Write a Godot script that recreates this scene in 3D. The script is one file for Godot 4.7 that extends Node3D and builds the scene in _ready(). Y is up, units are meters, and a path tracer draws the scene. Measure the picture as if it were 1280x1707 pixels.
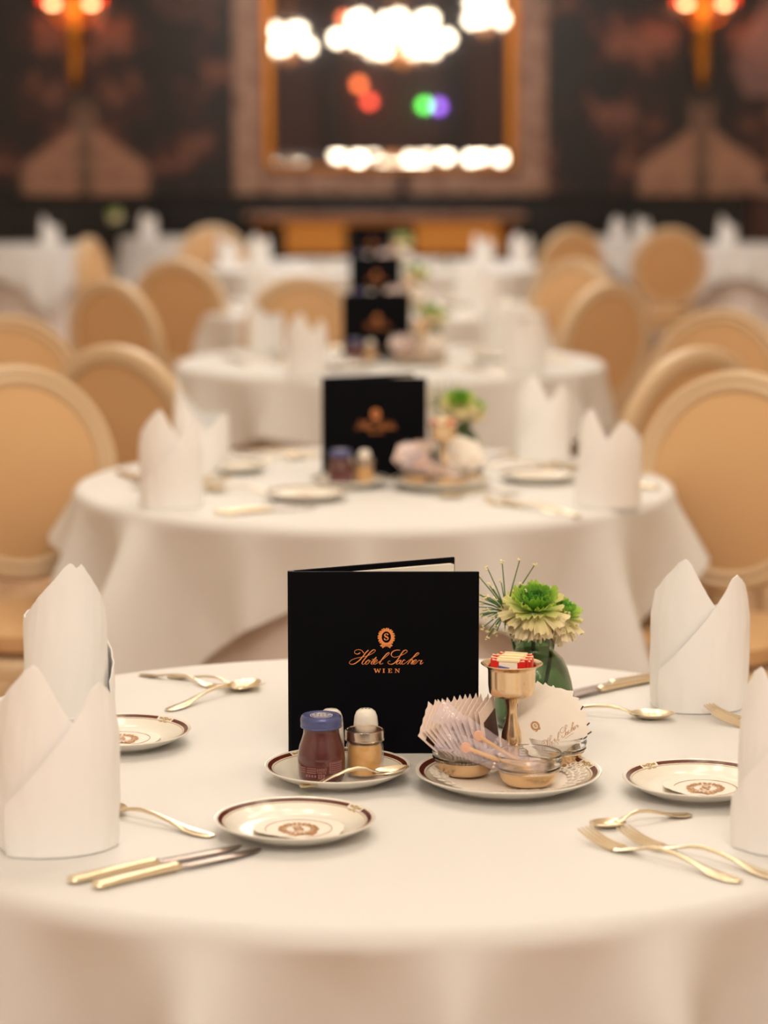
extends Node3D
# A hotel breakfast room: a row of round tables under white cloths, seen along the row.

const TABLE_Y := 0.75
const WALL_Z := -18.0
var M := {}
var G := {}
var taken := {}
var rng := RandomNumberGenerator.new()


# ---------------------------------------------------------------- mesh builder
class MB extends RefCounted:
	var v := PackedVector3Array()
	var t := PackedInt32Array()
	var col := PackedColorArray()

	func vert(p: Vector3) -> int:
		v.append(p)
		return v.size() - 1

	func tri(a: int, b: int, c: int) -> void:
		if a != b and b != c and a != c:
			t.append(a); t.append(b); t.append(c)

	func quad(a: int, b: int, c: int, d: int) -> void:
		tri(a, b, c)
		tri(a, c, d)

	# rows of points; wrap_u joins the ends of each row, wrap_v joins last row to first
	func rows(list: Array, wrap_u := true, wrap_v := false, cap := false) -> void:
		var nv := list.size()
		var ids := []
		for r in list:
			var row := PackedInt32Array()
			var pts: PackedVector3Array = r
			for p in pts:
				row.append(vert(p))
			ids.append(row)
		var nu: int = ids[0].size()
		for j in (nv if wrap_v else nv - 1):
			var a: PackedInt32Array = ids[j]
			var b: PackedInt32Array = ids[(j + 1) % nv]
			for i in (nu if wrap_u else nu - 1):
				var k := (i + 1) % nu
				quad(a[i], a[k], b[k], b[i])
		if cap:
			for e in [0, nv - 1]:
				var row: PackedInt32Array = ids[e]
				var c := Vector3.ZERO
				for i in nu:
					c += v[row[i]]
				var m := vert(c / nu)
				for i in nu:
					if e == 0:
						tri(row[(i + 1) % nu], row[i], m)
					else:
						tri(row[i], row[(i + 1) % nu], m)

	# profile of (radius, height), turned round the y axis
	func lathe(profile: Array, seg := 48, at := Vector3.ZERO, flute := 0, depth := 0.0) -> void:
		var ids := []
		for q in profile:
			var p: Vector2 = q
			var row := PackedInt32Array()
			if p.x < 1e-7:
				var k := vert(at + Vector3(0, p.y, 0))
				for i in seg:
					row.append(k)
			else:
				for i in seg:
					var a := TAU * i / seg
					var r := p.x
					if flute > 0:
						r *= 1.0 - depth * (0.5 + 0.5 * cos(a * flute))
					row.append(vert(at + Vector3(r * cos(a), p.y, r * sin(a))))
			ids.append(row)
		for j in ids.size() - 1:
			var a: PackedInt32Array = ids[j]
			var b: PackedInt32Array = ids[j + 1]
			for i in seg:
				var k := (i + 1) % seg
				quad(a[i], b[i], b[k], a[k])

	func tube(path: Array, radius, seg := 8) -> void:
		var list := []
		var n := path.size()
		var side := Vector3.ZERO
		for i in n:
			var p: Vector3 = path[i]
			var p0: Vector3 = path[maxi(i - 1, 0)]
			var p1: Vector3 = path[mini(i + 1, n - 1)]
			var d := (p1 - p0).normalized()
			if side == Vector3.ZERO:
				side = d.cross(Vector3.UP)
				if side.length() < 0.1:
					side = d.cross(Vector3.RIGHT)
			side = (side - d * side.dot(d)).normalized()
			var up := side.cross(d)
			var r: float = radius if (radius is float or radius is int) else radius[i]
			var ring := PackedVector3Array()
			for k in seg:
				var a := TAU * k / seg
				ring.append(p + (side * cos(a) + up * sin(a)) * r)
			list.append(ring)
		rows(list, true, false, true)

	# a chamfered box
	func box(c: Vector3, size: Vector3, bevel := 0.002, basis := Basis()) -> void:
		var h := size / 2.0
		var b := minf(bevel, minf(h.x, minf(h.y, h.z)) * 0.9)
		var ids := {}
		for sx in [-1, 1]:
			for sy in [-1, 1]:
				for sz in [-1, 1]:
					var s := Vector3(sx, sy, sz)
					for ax in 3:
						var q := Vector3(sx * (h.x - b), sy * (h.y - b), sz * (h.z - b))
						q[ax] = s[ax] * h[ax]
						ids[[sx, sy, sz, ax]] = vert(c + basis * q)
		var poly := []
		for ax in 3:
			var u := (ax + 1) % 3
			var w := (ax + 2) % 3
			for s in [-1, 1]:
				var f := []
				for uv in [[-1, -1], [1, -1], [1, 1], [-1, 1]]:
					var k := [0, 0, 0, ax]
					k[ax] = s; k[u] = uv[0]; k[w] = uv[1]
					f.append(ids[k])
				poly.append(f)
			for su in [-1, 1]:
				for sw in [-1, 1]:
					var f := []
					for e in [[-1, u], [1, u], [1, w], [-1, w]]:
						var k := [0, 0, 0, e[1]]
						k[ax] = e[0]; k[u] = su; k[w] = sw
						f.append(ids[k])
					poly.append(f)
		for sx in [-1, 1]:
			for sy in [-1, 1]:
				for sz in [-1, 1]:
					poly.append([ids[[sx, sy, sz, 0]], ids[[sx, sy, sz, 1]], ids[[sx, sy, sz, 2]]])
		for f in poly:
			var m := Vector3.ZERO
			for k in f:
				m += v[k]
			m /= f.size()
			var n: Vector3 = (v[f[1]] - v[f[0]]).cross(v[f[2]] - v[f[0]])
			if n.dot(m - c) < 0:
				f.reverse()
			for k in range(1, f.size() - 1):
				tri(f[0], f[k], f[k + 1])

	# a sheet with thickness from a function of (u, v) in 0..1
	func sheet(nu: int, nv: int, f: Callable, th: float, wrap := false) -> void:
		var cols := nu if wrap else nu + 1
		var p := []
		for j in nv + 1:
			var row := PackedVector3Array()
			for i in cols:
				row.append(f.call(float(i) / nu, float(j) / nv))
			p.append(row)
		var top := []
		var bot := []
		for j in nv + 1:
			var a := PackedInt32Array()
			var b := PackedInt32Array()
			for i in cols:
				var i0 := (i - 1 + cols) % cols if wrap else maxi(i - 1, 0)
				var i1 := (i + 1) % cols if wrap else mini(i + 1, nu)
				var du: Vector3 = p[j][i1] - p[j][i0]
				var dv: Vector3 = p[mini(j + 1, nv)][i] - p[maxi(j - 1, 0)][i]
				var n := du.cross(dv).normalized()
				a.append(vert(p[j][i] + n * th / 2.0))
				b.append(vert(p[j][i] - n * th / 2.0))
			top.append(a)
			bot.append(b)
		for j in nv:
			for i in (cols if wrap else nu):
				var k := (i + 1) % cols
				quad(top[j][i], top[j][k], top[j + 1][k], top[j + 1][i])
				quad(bot[j][i], bot[j + 1][i], bot[j + 1][k], bot[j][k])
		for i in (cols if wrap else nu):
			var k := (i + 1) % cols
			quad(top[0][k], top[0][i], bot[0][i], bot[0][k])
			quad(top[nv][i], top[nv][k], bot[nv][k], bot[nv][i])
		if not wrap:
			for j in nv:
				quad(top[j][0], top[j + 1][0], bot[j + 1][0], bot[j][0])
				quad(top[j + 1][nu], top[j][nu], bot[j][nu], bot[j + 1][nu])

	# a flat outline in the xy plane raised from z0 to z1
	func plate2d(poly: PackedVector2Array, z0: float, z1: float) -> void:
		var ix := Geometry2D.triangulate_polygon(poly)
		if ix.is_empty():
			return
		var cw := Geometry2D.is_polygon_clockwise(poly)
		var a := v.size()
		for q in poly:
			vert(Vector3(q.x, q.y, z0))
		for q in poly:
			vert(Vector3(q.x, q.y, z1))
		var n := poly.size()
		for i in range(0, ix.size(), 3):
			var p := [ix[i], ix[i + 1], ix[i + 2]]
			var s := (poly[p[1]] - poly[p[0]]).cross(poly[p[2]] - poly[p[0]])
			if s < 0:
				p.reverse()
			tri(a + n + p[0], a + n + p[1], a + n + p[2])
			tri(a + p[2], a + p[1], a + p[0])
		for i in n:
			var k := (i + 1) % n
			if cw:
				quad(a + k, a + i, a + n + i, a + n + k)
			else:
				quad(a + i, a + k, a + n + k, a + n + i)

	func ring2d(c: Vector2, r0: Vector2, r1: Vector2, z0: float, z1: float, n := 40, wob := 0, amp := 0.0) -> void:
		var list := [PackedVector3Array(), PackedVector3Array(), PackedVector3Array(), PackedVector3Array()]
		for i in n:
			var a := TAU * i / n
			var w := 1.0 + amp * sin(a * wob)
			var d := Vector2(cos(a), sin(a))
			var i2 := c + d * r0
			var o2 := c + d * r1 * w
			list[0].append(Vector3(i2.x, i2.y, z1))
			list[1].append(Vector3(o2.x, o2.y, z1))
			list[2].append(Vector3(o2.x, o2.y, z0))
			list[3].append(Vector3(i2.x, i2.y, z0))
		rows(list, true, true)

	func add(o: MB, x: Transform3D) -> void:
		var base := v.size()
		for q in o.v:
			v.append(x * q)
		for k in o.t:
			t.append(base + k)
		for c in o.col:
			col.append(c)

	func mesh(crease := 40.0) -> ArrayMesh:
		var nt := t.size() / 3
		var vol := 0.0
		for i in nt:
			vol += v[t[i * 3]].dot(v[t[i * 3 + 1]].cross(v[t[i * 3 + 2]]))
		if vol < 0.0:
			for i in nt:
				var k := t[i * 3]
				t[i * 3] = t[i * 3 + 1]
				t[i * 3 + 1] = k
		var fn := PackedVector3Array()
		fn.resize(nt)
		var start := PackedInt32Array()
		start.resize(v.size() + 1)
		for i in nt:
			fn[i] = (v[t[i * 3 + 1]] - v[t[i * 3]]).cross(v[t[i * 3 + 2]] - v[t[i * 3]])
			for k in 3:
				start[t[i * 3 + k] + 1] += 1
		for i in v.size():
			start[i + 1] += start[i]
		var fill := start.duplicate()
		var adj := PackedInt32Array()
		adj.resize(t.size())
		for i in nt:
			for k in 3:
				var q := t[i * 3 + k]
				adj[fill[q]] = i
				fill[q] += 1
		var pos := PackedVector3Array()
		var nor := PackedVector3Array()
		var cc := PackedColorArray()
		var has := col.size() == v.size()
		pos.resize(t.size())
		nor.resize(t.size())
		if has:
			cc.resize(t.size())
		var lim := cos(deg_to_rad(crease))
		for i in nt:
			var f := fn[i]
			var fl := f.length()
			for k in 3:
				var q := t[i * 3 + k]
				var n := Vector3.ZERO
				for m in range(start[q], start[q + 1]):
					var g := fn[adj[m]]
					if f.dot(g) >= lim * fl * g.length():
						n += g
				var at := i * 3 + (2 - k)
				pos[at] = v[q]
				nor[at] = n.normalized() if n.length() > 1e-20 else Vector3.UP
				if has:
					cc[at] = col[q]
		var arr := []
		arr.resize(Mesh.ARRAY_MAX)
		arr[Mesh.ARRAY_VERTEX] = pos
		arr[Mesh.ARRAY_NORMAL] = nor
		if has:
			arr[Mesh.ARRAY_COLOR] = cc
		var m := ArrayMesh.new()
		m.add_surface_from_arrays(Mesh.PRIMITIVE_TRIANGLES, arr)
		return m


# ---------------------------------------------------------------- helpers for things
func numbered(called: String) -> String:
	var n: int = taken.get(called, 0)
	taken[called] = n + 1
	return called if n == 0 else "%s_%03d" % [called, n]


func tag(o: Node3D, label: String, category: String, group := "") -> void:
	o.set_meta("label", label)
	o.set_meta("category", category)
	if group != "":
		o.set_meta("group", group)


func thing(called: String, label: String, category: String, at := Transform3D(), group := "") -> Node3D:
	var o := Node3D.new()
	o.name = numbered(called)
	add_child(o, true)
	o.transform = at
	tag(o, label, category, group)
	return o


func part(called: String, mesh: Mesh, m: Material, parent: Node3D, x := Transform3D()) -> MeshInstance3D:
	var o := MeshInstance3D.new()
	o.name = called
	o.mesh = mesh
	o.material_override = m
	o.transform = x
	parent.add_child(o, true)
	return o


func solo(called: String, mesh: Mesh, m: Material, label: String, category: String, at := Transform3D(), group := "") -> MeshInstance3D:
	var o := part(numbered(called), mesh, m, self, at)
	tag(o, label, category, group)
	return o


func struct(called: String, mesh: Mesh, m: Material, x := Transform3D()) -> MeshInstance3D:
	var o := part(called, mesh, m, self, x)
	o.set_meta("kind", "structure")
	return o


func at(x: float, y: float, z: float, turn := 0.0) -> Transform3D:
	return Transform3D(Basis(Vector3.UP, turn), Vector3(x, y, z))


func box_mesh(size: Vector3, bevel := 0.002, c := Vector3.ZERO) -> ArrayMesh:
	var b := MB.new()
	b.box(c, size, bevel)
	return b.mesh(20)


func once(key: String, make: Callable) -> Mesh:
	if not G.has(key):
		G[key] = make.call()
	return G[key]


func mat(called: String, c: Color, rough := 0.5, metal := 0.0) -> StandardMaterial3D:
	var m := StandardMaterial3D.new()
	m.resource_name = called
	m.albedo_color = c
	m.roughness = rough
	m.metallic = metal
	M[called] = m
	return m


func fabric_bump(m: StandardMaterial3D, freq: float, scale: float, height: float) -> void:
	var n := FastNoiseLite.new()
	n.seed = 5
	n.noise_type = FastNoiseLite.TYPE_SIMPLEX
	n.frequency = freq
	n.fractal_octaves = 3
	var tex := NoiseTexture2D.new()
	tex.width = 256
	tex.height = 256
	tex.seamless = true
	tex.noise = n
	m.heightmap_enabled = true
	m.heightmap_texture = tex
	m.heightmap_scale = height
	m.uv1_triplanar = true
	m.uv1_scale = Vector3.ONE * scale


func noise_ramp(colors: Array, freq: float, size := 512, sd := 3) -> NoiseTexture2D:
	var n := FastNoiseLite.new()
	n.seed = sd
	n.noise_type = FastNoiseLite.TYPE_SIMPLEX
	n.frequency = freq
	n.fractal_octaves = 5
	n.domain_warp_enabled = true
	n.domain_warp_amplitude = 40.0
	n.domain_warp_frequency = 0.01
	var g := Gradient.new()
	var off := PackedFloat32Array()
	var cl := PackedColorArray()
	for i in colors.size():
		off.append(float(i) / (colors.size() - 1))
		cl.append(colors[i])
	g.offsets = off
	g.colors = cl
	var tex := NoiseTexture2D.new()
	tex.width = size
	tex.height = size
	tex.seamless = true
	tex.noise = n
	tex.color_ramp = g
	return tex


func make_materials() -> void:
	var m := mat("linen", Color(0.862, 0.855, 0.845), 0.85)
	m.rim_enabled = true
	m.rim = 0.15
	fabric_bump(m, 0.03, 5.0, 0.012)
	m = mat("napkin_linen", Color(0.95, 0.94, 0.93), 0.8)
	m.rim_enabled = true
	m.rim = 0.15
	m = mat("skirt_linen", Color(0.90, 0.86, 0.84), 0.9)
	mat("porcelain", Color(0.90, 0.875, 0.82), 0.12).clearcoat_enabled = true
	mat("brown_glaze", Color(0.36, 0.15, 0.10), 0.18)
	mat("gold_glaze", Color(0.66, 0.52, 0.26), 0.35)
	mat("shaker_porcelain", Color(0.93, 0.90, 0.85), 0.1)
	mat("hole", Color(0.16, 0.09, 0.06), 0.7)
	mat("silver", Color(0.93, 0.87, 0.755), 0.2, 1.0)
	mat("blade_steel", Color(0.62, 0.56, 0.52), 0.22, 1.0)
	mat("caddy_metal", Color(0.92, 0.81, 0.66), 0.23, 1.0)
	mat("cover_black", Color(0.028, 0.028, 0.045), 0.5)
	mat("page_paper", Color(0.93, 0.90, 0.84), 0.8)
	mat("foil", Color(0.94, 0.58, 0.32), 0.45)
	mat("print_gold", Color(0.74, 0.54, 0.32), 0.6)
	mat("print_brown", Color(0.55, 0.36, 0.26), 0.6)
	mat("paper", Color(0.93, 0.89, 0.84), 0.75)
	mat("sachet_paper", Color(0.93, 0.85, 0.80), 0.6)
	mat("sachet_brown", Color(0.22, 0.07, 0.045), 0.45)
	mat("red_print", Color(0.80, 0.05, 0.03), 0.5)
	mat("blue_print", Color(0.33, 0.36, 0.62), 0.5)
	mat("cream_paper", Color(0.96, 0.88, 0.70), 0.7)
	mat("wood_stick", Color(0.90, 0.72, 0.45), 0.6)
	mat("stick_tip", Color(0.90, 0.66, 0.48), 0.5)
	M["cover_black"].metallic_specular = 0.18
	m = mat("film", Color(0.95, 0.88, 0.94, 0.15), 0.03)
	m.transparency = BaseMaterial3D.TRANSPARENCY_ALPHA
	m = mat("glass", Color(0.95, 0.96, 0.95, 0.05), 0.01)
	m.transparency = BaseMaterial3D.TRANSPARENCY_ALPHA
	m = mat("bowl_glass", Color(1.0, 1.0, 1.0, 0.0), 0.01)
	m.refraction_enabled = true
	m.refraction_scale = 0.045
	m = mat("green_glass", Color(0.54, 0.64, 0.50, 0.0), 0.02)
	m.refraction_enabled = true
	m.refraction_scale = 0.05
	m = mat("ketchup", Color(0.31, 0.05, 0.022), 0.06)
	m.clearcoat_enabled = true
	mat("lid_blue", Color(0.32, 0.34, 0.52), 0.3, 0.25)
	mat("lid_print", Color(0.90, 0.86, 0.84), 0.5)
	mat("label_print", Color(0.62, 0.42, 0.42), 0.6)
	m = mat("mustard", Color(0.86, 0.62, 0.20), 0.1)
	m.clearcoat_enabled = true
	mat("lid_silver", Color(0.80, 0.74, 0.68), 0.2, 1.0)
	mat("chair_frame", Color(0.81, 0.70, 0.56), 0.45)
	m = mat("upholstery", Color(0.79, 0.63, 0.45), 0.75)
	m.rim_enabled = true
	m.rim = 0.2
	mat("table_wood", Color(0.30, 0.19, 0.12), 0.5)
	m = mat("petal", Color.WHITE, 0.6)
	m.vertex_color_use_as_albedo = true
	m.backlight_enabled = true
	m.backlight = Color(0.35, 0.35, 0.25)
	mat("stem_green", Color(0.22, 0.42, 0.10), 0.5)
	mat("floret", Color(0.92, 0.88, 0.66), 0.7)
	mat("gilt", Color(0.80, 0.52, 0.18), 0.35, 0.85)
	mat("gilt_dark", Color(0.45, 0.27, 0.10), 0.4, 0.7)
	mat("mirror_silver", Color(0.93, 0.92, 0.92), 0.02, 1.0)
	mat("ceiling_paint", Color(0.95, 0.945, 0.93), 0.9)
	mat("dark_panel", Color(0.19, 0.10, 0.085), 0.6)
	mat("dark_wood", Color(0.09, 0.05, 0.045), 0.6)
	mat("gilt_carving", Color(0.88, 0.60, 0.25), 0.4, 0.3)
	m = mat("carpet", Color.WHITE, 0.95)
	m.albedo_texture = noise_ramp([Color(0.55, 0.41, 0.30), Color(0.70, 0.55, 0.42), Color(0.80, 0.66, 0.51), Color(0.62, 0.48, 0.36)], 0.02)
	m.uv1_triplanar = true
	m.uv1_world_triplanar = true
	m.uv1_scale = Vector3.ONE * 0.6
	m = mat("rose_marble", Color.WHITE, 0.25)
	m.albedo_texture = noise_ramp([Color(0.48, 0.34, 0.29), Color(0.63, 0.48, 0.41), Color(0.71, 0.57, 0.49), Color(0.57, 0.42, 0.35)], 0.008, 512, 8)
	m.uv1_triplanar = true
	m.uv1_world_triplanar = true
	m.uv1_scale = Vector3.ONE * 0.9
	m = mat("black_marble", Color.WHITE, 0.25)
	m.albedo_texture = noise_ramp([Color(0.02, 0.02, 0.025), Color(0.035, 0.033, 0.04), Color(0.09, 0.08, 0.085)], 0.01, 256, 12)
	m.uv1_triplanar = true
	m.uv1_world_triplanar = true
	m = mat("red_marble_plain", Color.WHITE, 0.3)
	m.albedo_texture = noise_ramp([Color(0.16, 0.08, 0.07), Color(0.30, 0.15, 0.12), Color(0.24, 0.12, 0.10), Color(0.48, 0.30, 0.23)], 0.006, 512, 21)
	m.uv1_triplanar = true
	m.uv1_world_triplanar = true
	m.uv1_scale = Vector3.ONE * 0.5
	m = mat("side_wall", Color(0.90, 0.87, 0.82), 0.6)
	for s in ["lamp_glow", "shade_red"]:
		mat(s, Color(0.9, 0.8, 0.65), 0.4)
	glow("chandelier_glow", Color(1.0, 0.93, 0.80), 13.0)
	glow("sconce_glow", Color(1.0, 0.80, 0.58), 7.0)
	glow("red_glow", Color(1.0, 0.22, 0.10), 7.0)
	glow("orange_glow", Color(1.0, 0.42, 0.12), 7.0)
	glow("green_glow", Color(0.30, 1.0, 0.30), 8.0)
	glow("violet_glow", Color(0.62, 0.32, 1.0), 7.0)
	m = M["shade_red"]
	m.albedo_color = Color(0.86, 0.40, 0.26)
	m.backlight_enabled = true
	m.backlight = Color(0.95, 0.55, 0.36)
	m = mat("crystal", Color(0.98, 0.98, 1.0, 0.25), 0.02)
	m.transparency = BaseMaterial3D.TRANSPARENCY_ALPHA


func glow(called: String, c: Color, k: float) -> void:
	var m := mat(called, Color(0.9, 0.88, 0.85), 0.4)
	m.emission_enabled = true
	m.emission = c
	m.emission_energy_multiplier = k


# ---------------------------------------------------------------- lettering and emblem
func curve(points: Array, closed := false) -> PackedVector2Array:
	var out := PackedVector2Array()
	var n := points.size()
	for i in n - 1:
		var p0: Vector2 = points[maxi(i - 1, 0)]
		var p1: Vector2 = points[i]
		var p2: Vector2 = points[i + 1]
		var p3: Vector2 = points[mini(i + 2, n - 1)]
		for k in 7:
			out.append(p1.cubic_interpolate(p2, p0, p3, k / 7.0))
	out.append(points[n - 1])
	return out


# one pen stroke as a ribbon: fine going up, swelling on the way down
func stroke(b: MB, pts: Array, k: float, thin: float, thick: float, z0: float, z1: float) -> void:
	var c := curve(pts)
	var n := c.size()
	var list := []
	for i in n:
		var d := (c[mini(i + 1, n - 1)] - c[maxi(i - 1, 0)]).normalized()
		var w := thin + (thick - thin) * pow(maxf(0.0, d.dot(Vector2(-0.52, -0.85))), 1.3)
		if i == 0 or i == n - 1:
			w *= 0.6
		var s := Vector2(-d.y, d.x) * w * 0.5
		var a := (c[i] + s) * k
		var e := (c[i] - s) * k
		list.append(PackedVector3Array([Vector3(a.x, a.y, z1), Vector3(e.x, e.y, z1), Vector3(e.x, e.y, z0), Vector3(a.x, a.y, z0)]))
	b.rows(list, true, false, true)


func pts(s: Array) -> Array:
	var o := []
	for i in range(0, s.size(), 2):
		o.append(Vector2(s[i] - 630.0, 525.0 - s[i + 1]))
	return o


# the two script words, in units of the tracing
func script_words(b: MB, k: float, thin: float, thick: float, z0: float, z1: float) -> void:
	var all := [
		[304, 464, 272, 482, 236, 470, 238, 440, 282, 424, 322, 436, 346, 466, 350, 472],
		[408, 432, 376, 462, 332, 520, 284, 570, 226, 608, 180, 610, 168, 588, 200, 556, 268, 532, 360, 514, 436, 486, 486, 452, 492, 432, 470, 428, 434, 456, 388, 510, 342, 570, 326, 600, 338, 614, 366, 600, 388, 582],
		[404, 560, 378, 580, 368, 602, 382, 614, 408, 598, 424, 574, 414, 558, 398, 564, 414, 574, 440, 568],
		[508, 520, 476, 556, 444, 594, 446, 612, 470, 604, 488, 590],
		[450, 552, 478, 546, 506, 542],
		[484, 592, 514, 576, 518, 558, 498, 562, 474, 588, 474, 610, 496, 610, 530, 590],
		[530, 590, 584, 552, 640, 506, 670, 476, 662, 464, 636, 480, 590, 534, 556, 584, 550, 608, 570, 610, 592, 598],
		[806, 432, 756, 432, 712, 452, 694, 486, 708, 514, 744, 522, 800, 506, 860, 478, 894, 450, 884, 432, 854, 438, 820, 480, 782, 544, 742, 590, 702, 612, 664, 608, 652, 588, 668, 570, 684, 574],
		[818, 562, 786, 568, 760, 594, 764, 612, 786, 604, 808, 576, 820, 560, 802, 594, 808, 612, 834, 598],
		[870, 566, 856, 556, 832, 582, 828, 606, 846, 612, 876, 594],
		[876, 594, 940, 546, 1010, 504, 1042, 476, 1034, 466, 1008, 480, 956, 540, 914, 592, 898, 614],
		[902, 606, 932, 570, 958, 556, 966, 566, 946, 598, 952, 612, 976, 600],
		[976, 598, 1006, 576, 1012, 558, 990, 562, 966, 590, 968, 610, 988, 610, 1016, 592],
		[1016, 592, 1044, 560, 1058, 570, 1080, 562, 1062, 594, 1062, 612, 1080, 604, 1098, 588],
	]
	for s in all:
		stroke(b, pts(s), k, thin, thick, z0, z1)


# the oval wreath frame with its ribbon; k is half the height
func wreath(b: MB, k: float, z0: float, z1: float, solid := true) -> void:
	if solid:
		b.ring2d(Vector2.ZERO, Vector2(0.48, 0.60) * k, Vector2(0.78, 0.86) * k, z0, z1, 44, 18, 0.03)
	else:
		b.ring2d(Vector2.ZERO, Vector2(0.55, 0.55) * k, Vector2(0.60, 0.60) * k, z0, z1, 44)
	for i in 22:
		var a := TAU * (i + 0.5) / 22.0
		var c := Vector2(cos(a) * 0.80, sin(a) * 0.88) * k
		var p := PackedVector2Array()
		for q in 7:
			var e := TAU * q / 7.0
			p.append(c + Vector2(cos(e) * 0.13, sin(e) * 0.085).rotated(a + (0.7 if i % 2 == 0 else -0.7)) * k)
		b.plate2d(p, z0, z1)
		if not solid:
			var p2 := PackedVector2Array()
			for q in 6:
				var e := TAU * q / 6.0
				p2.append(c * 0.86 + Vector2(cos(e) * 0.10, sin(e) * 0.05).rotated(a) * k)
			b.plate2d(p2, z0, z1)
	for s in [-1.0, 1.0]:
		for q in [[0.0, -0.98, 0.36, -1.06, 0.66, -0.92, 0.60, -0.82, 0.30, -0.90, 0.0, -0.86], [0.10, -0.98, 0.40, -1.18, 0.46, -1.08, 0.20, -0.92]]:
			var p := PackedVector2Array()
			for i in range(0, q.size(), 2):
				p.append(Vector2(q[i] * s, q[i + 1]) * k)
			b.plate2d(p, z0, z1)


func letters(text: String, height: float, depth: float, serif := true) -> TextMesh:
	var key := "text %s %f %s" % [text, height, serif]
	if G.has(key):
		return G[key]
	var f := SystemFont.new()
	f.font_names = PackedStringArray(["Droid Serif" if serif else "Droid Sans"])
	f.font_weight = 700
	var t := TextMesh.new()
	t.font = f
	t.text = text
	t.font_size = 32
	t.pixel_size = height / 23.0
	t.depth = depth
	t.curve_step = 1.0
	G[key] = t
	return t


# lettering bent round an upright glass of radius r, its middle at angle 0 (towards +z)
func bent_letters(text: String, height: float, r: float, turn: float, y: float, b: MB) -> void:
	var tm := letters(text, height, 0.0002, false)
	var arr := tm.get_mesh_arrays()
	var vs: PackedVector3Array = arr[Mesh.ARRAY_VERTEX]
	var ix: PackedInt32Array = arr[Mesh.ARRAY_INDEX]
	var base := b.v.size()
	for q in vs:
		var a := q.x / r + turn
		b.vert(Vector3(sin(a) * (r + q.z), y + q.y, cos(a) * (r + q.z)))
	for i in range(0, ix.size(), 3):
		b.tri(base + ix[i], base + ix[i + 2], base + ix[i + 1])


func bent_bar(b: MB, r: float, a0: float, a1: float, y: float, h: float) -> void:
	var list := [PackedVector3Array(), PackedVector3Array(), PackedVector3Array(), PackedVector3Array()]
	for i in 9:
		var a := lerpf(a0, a1, i / 8.0)
		var d := Vector3(sin(a), 0, cos(a))
		list[0].append(d * (r + 0.0003) + Vector3(0, y + h / 2, 0))
		list[1].append(d * (r + 0.0003) + Vector3(0, y - h / 2, 0))
		list[2].append(d * (r - 0.0003) + Vector3(0, y - h / 2, 0))
		list[3].append(d * (r - 0.0003) + Vector3(0, y + h / 2, 0))
	b.rows(list, false, true)


func emblem_parts(parent: Node3D, k: float, x: Transform3D, m: Material, solid: bool) -> void:
	part("wreath_print", once("wreath %f %s" % [k, solid], func():
		var b := MB.new()
		wreath(b, k, 0.0, 0.00012, solid)
		return b.mesh(10)), m, parent, x)
	var t := letters("S", 0.70 * k if solid else 0.66 * k, 0.00012)
	part("letter_print", t, m, parent, x * Transform3D(Basis(), Vector3(0, 0, 0.00012)))


# ---------------------------------------------------------------- the scene
func _ready() -> void:
	rng.seed = 11
	var cam := Camera3D.new()
	cam.name = "camera"
	add_child(cam)
	cam.position = Vector3(0, 1.458, 2.83)
	cam.rotation_degrees = Vector3(-8.36, 0, 0)
	var attr := CameraAttributesPhysical.new()
	attr.frustum_focal_length = 88.6
	attr.frustum_focus_distance = 2.90
	attr.exposure_aperture = 3.3
	attr.frustum_near = 0.05
	attr.frustum_far = 100.0
	cam.attributes = attr
	cam.current = true
	cam.fov = rad_to_deg(2.0 * atan(853.5 / 4200.0))
	var we := WorldEnvironment.new()
	we.name = "world_environment"
	var env := Environment.new()
	env.background_mode = Environment.BG_COLOR
	env.background_color = Color(0.02, 0.018, 0.016)
	env.tonemap_mode = Environment.TONE_MAPPER_LINEAR
	env.tonemap_exposure = 1.0
	env.sdfgi_enabled = true
	env.ssao_enabled = true
	env.ssil_enabled = true
	we.environment = env
	add_child(we)

	make_materials()
	build_chandeliers()
	build_room()
	build_tables()
	build_chairs()
	build_front_table()
	build_other_tables()
	build_side_tables()


func omni(called: String, parent: Node3D, p: Vector3, c: Color, e: float, size: float) -> void:
	var l := OmniLight3D.new()
	l.name = called
	l.light_color = c
	l.light_energy = e
	l.light_size = size
	l.omni_range = 40.0
	l.omni_attenuation = 2.0
	l.shadow_enabled = true
	parent.add_child(l, true)
	l.position = p


const LAMP_COLOR := Color(0.965, 0.97, 1.0)
const LAMP_ENERGY := 0.171


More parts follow.
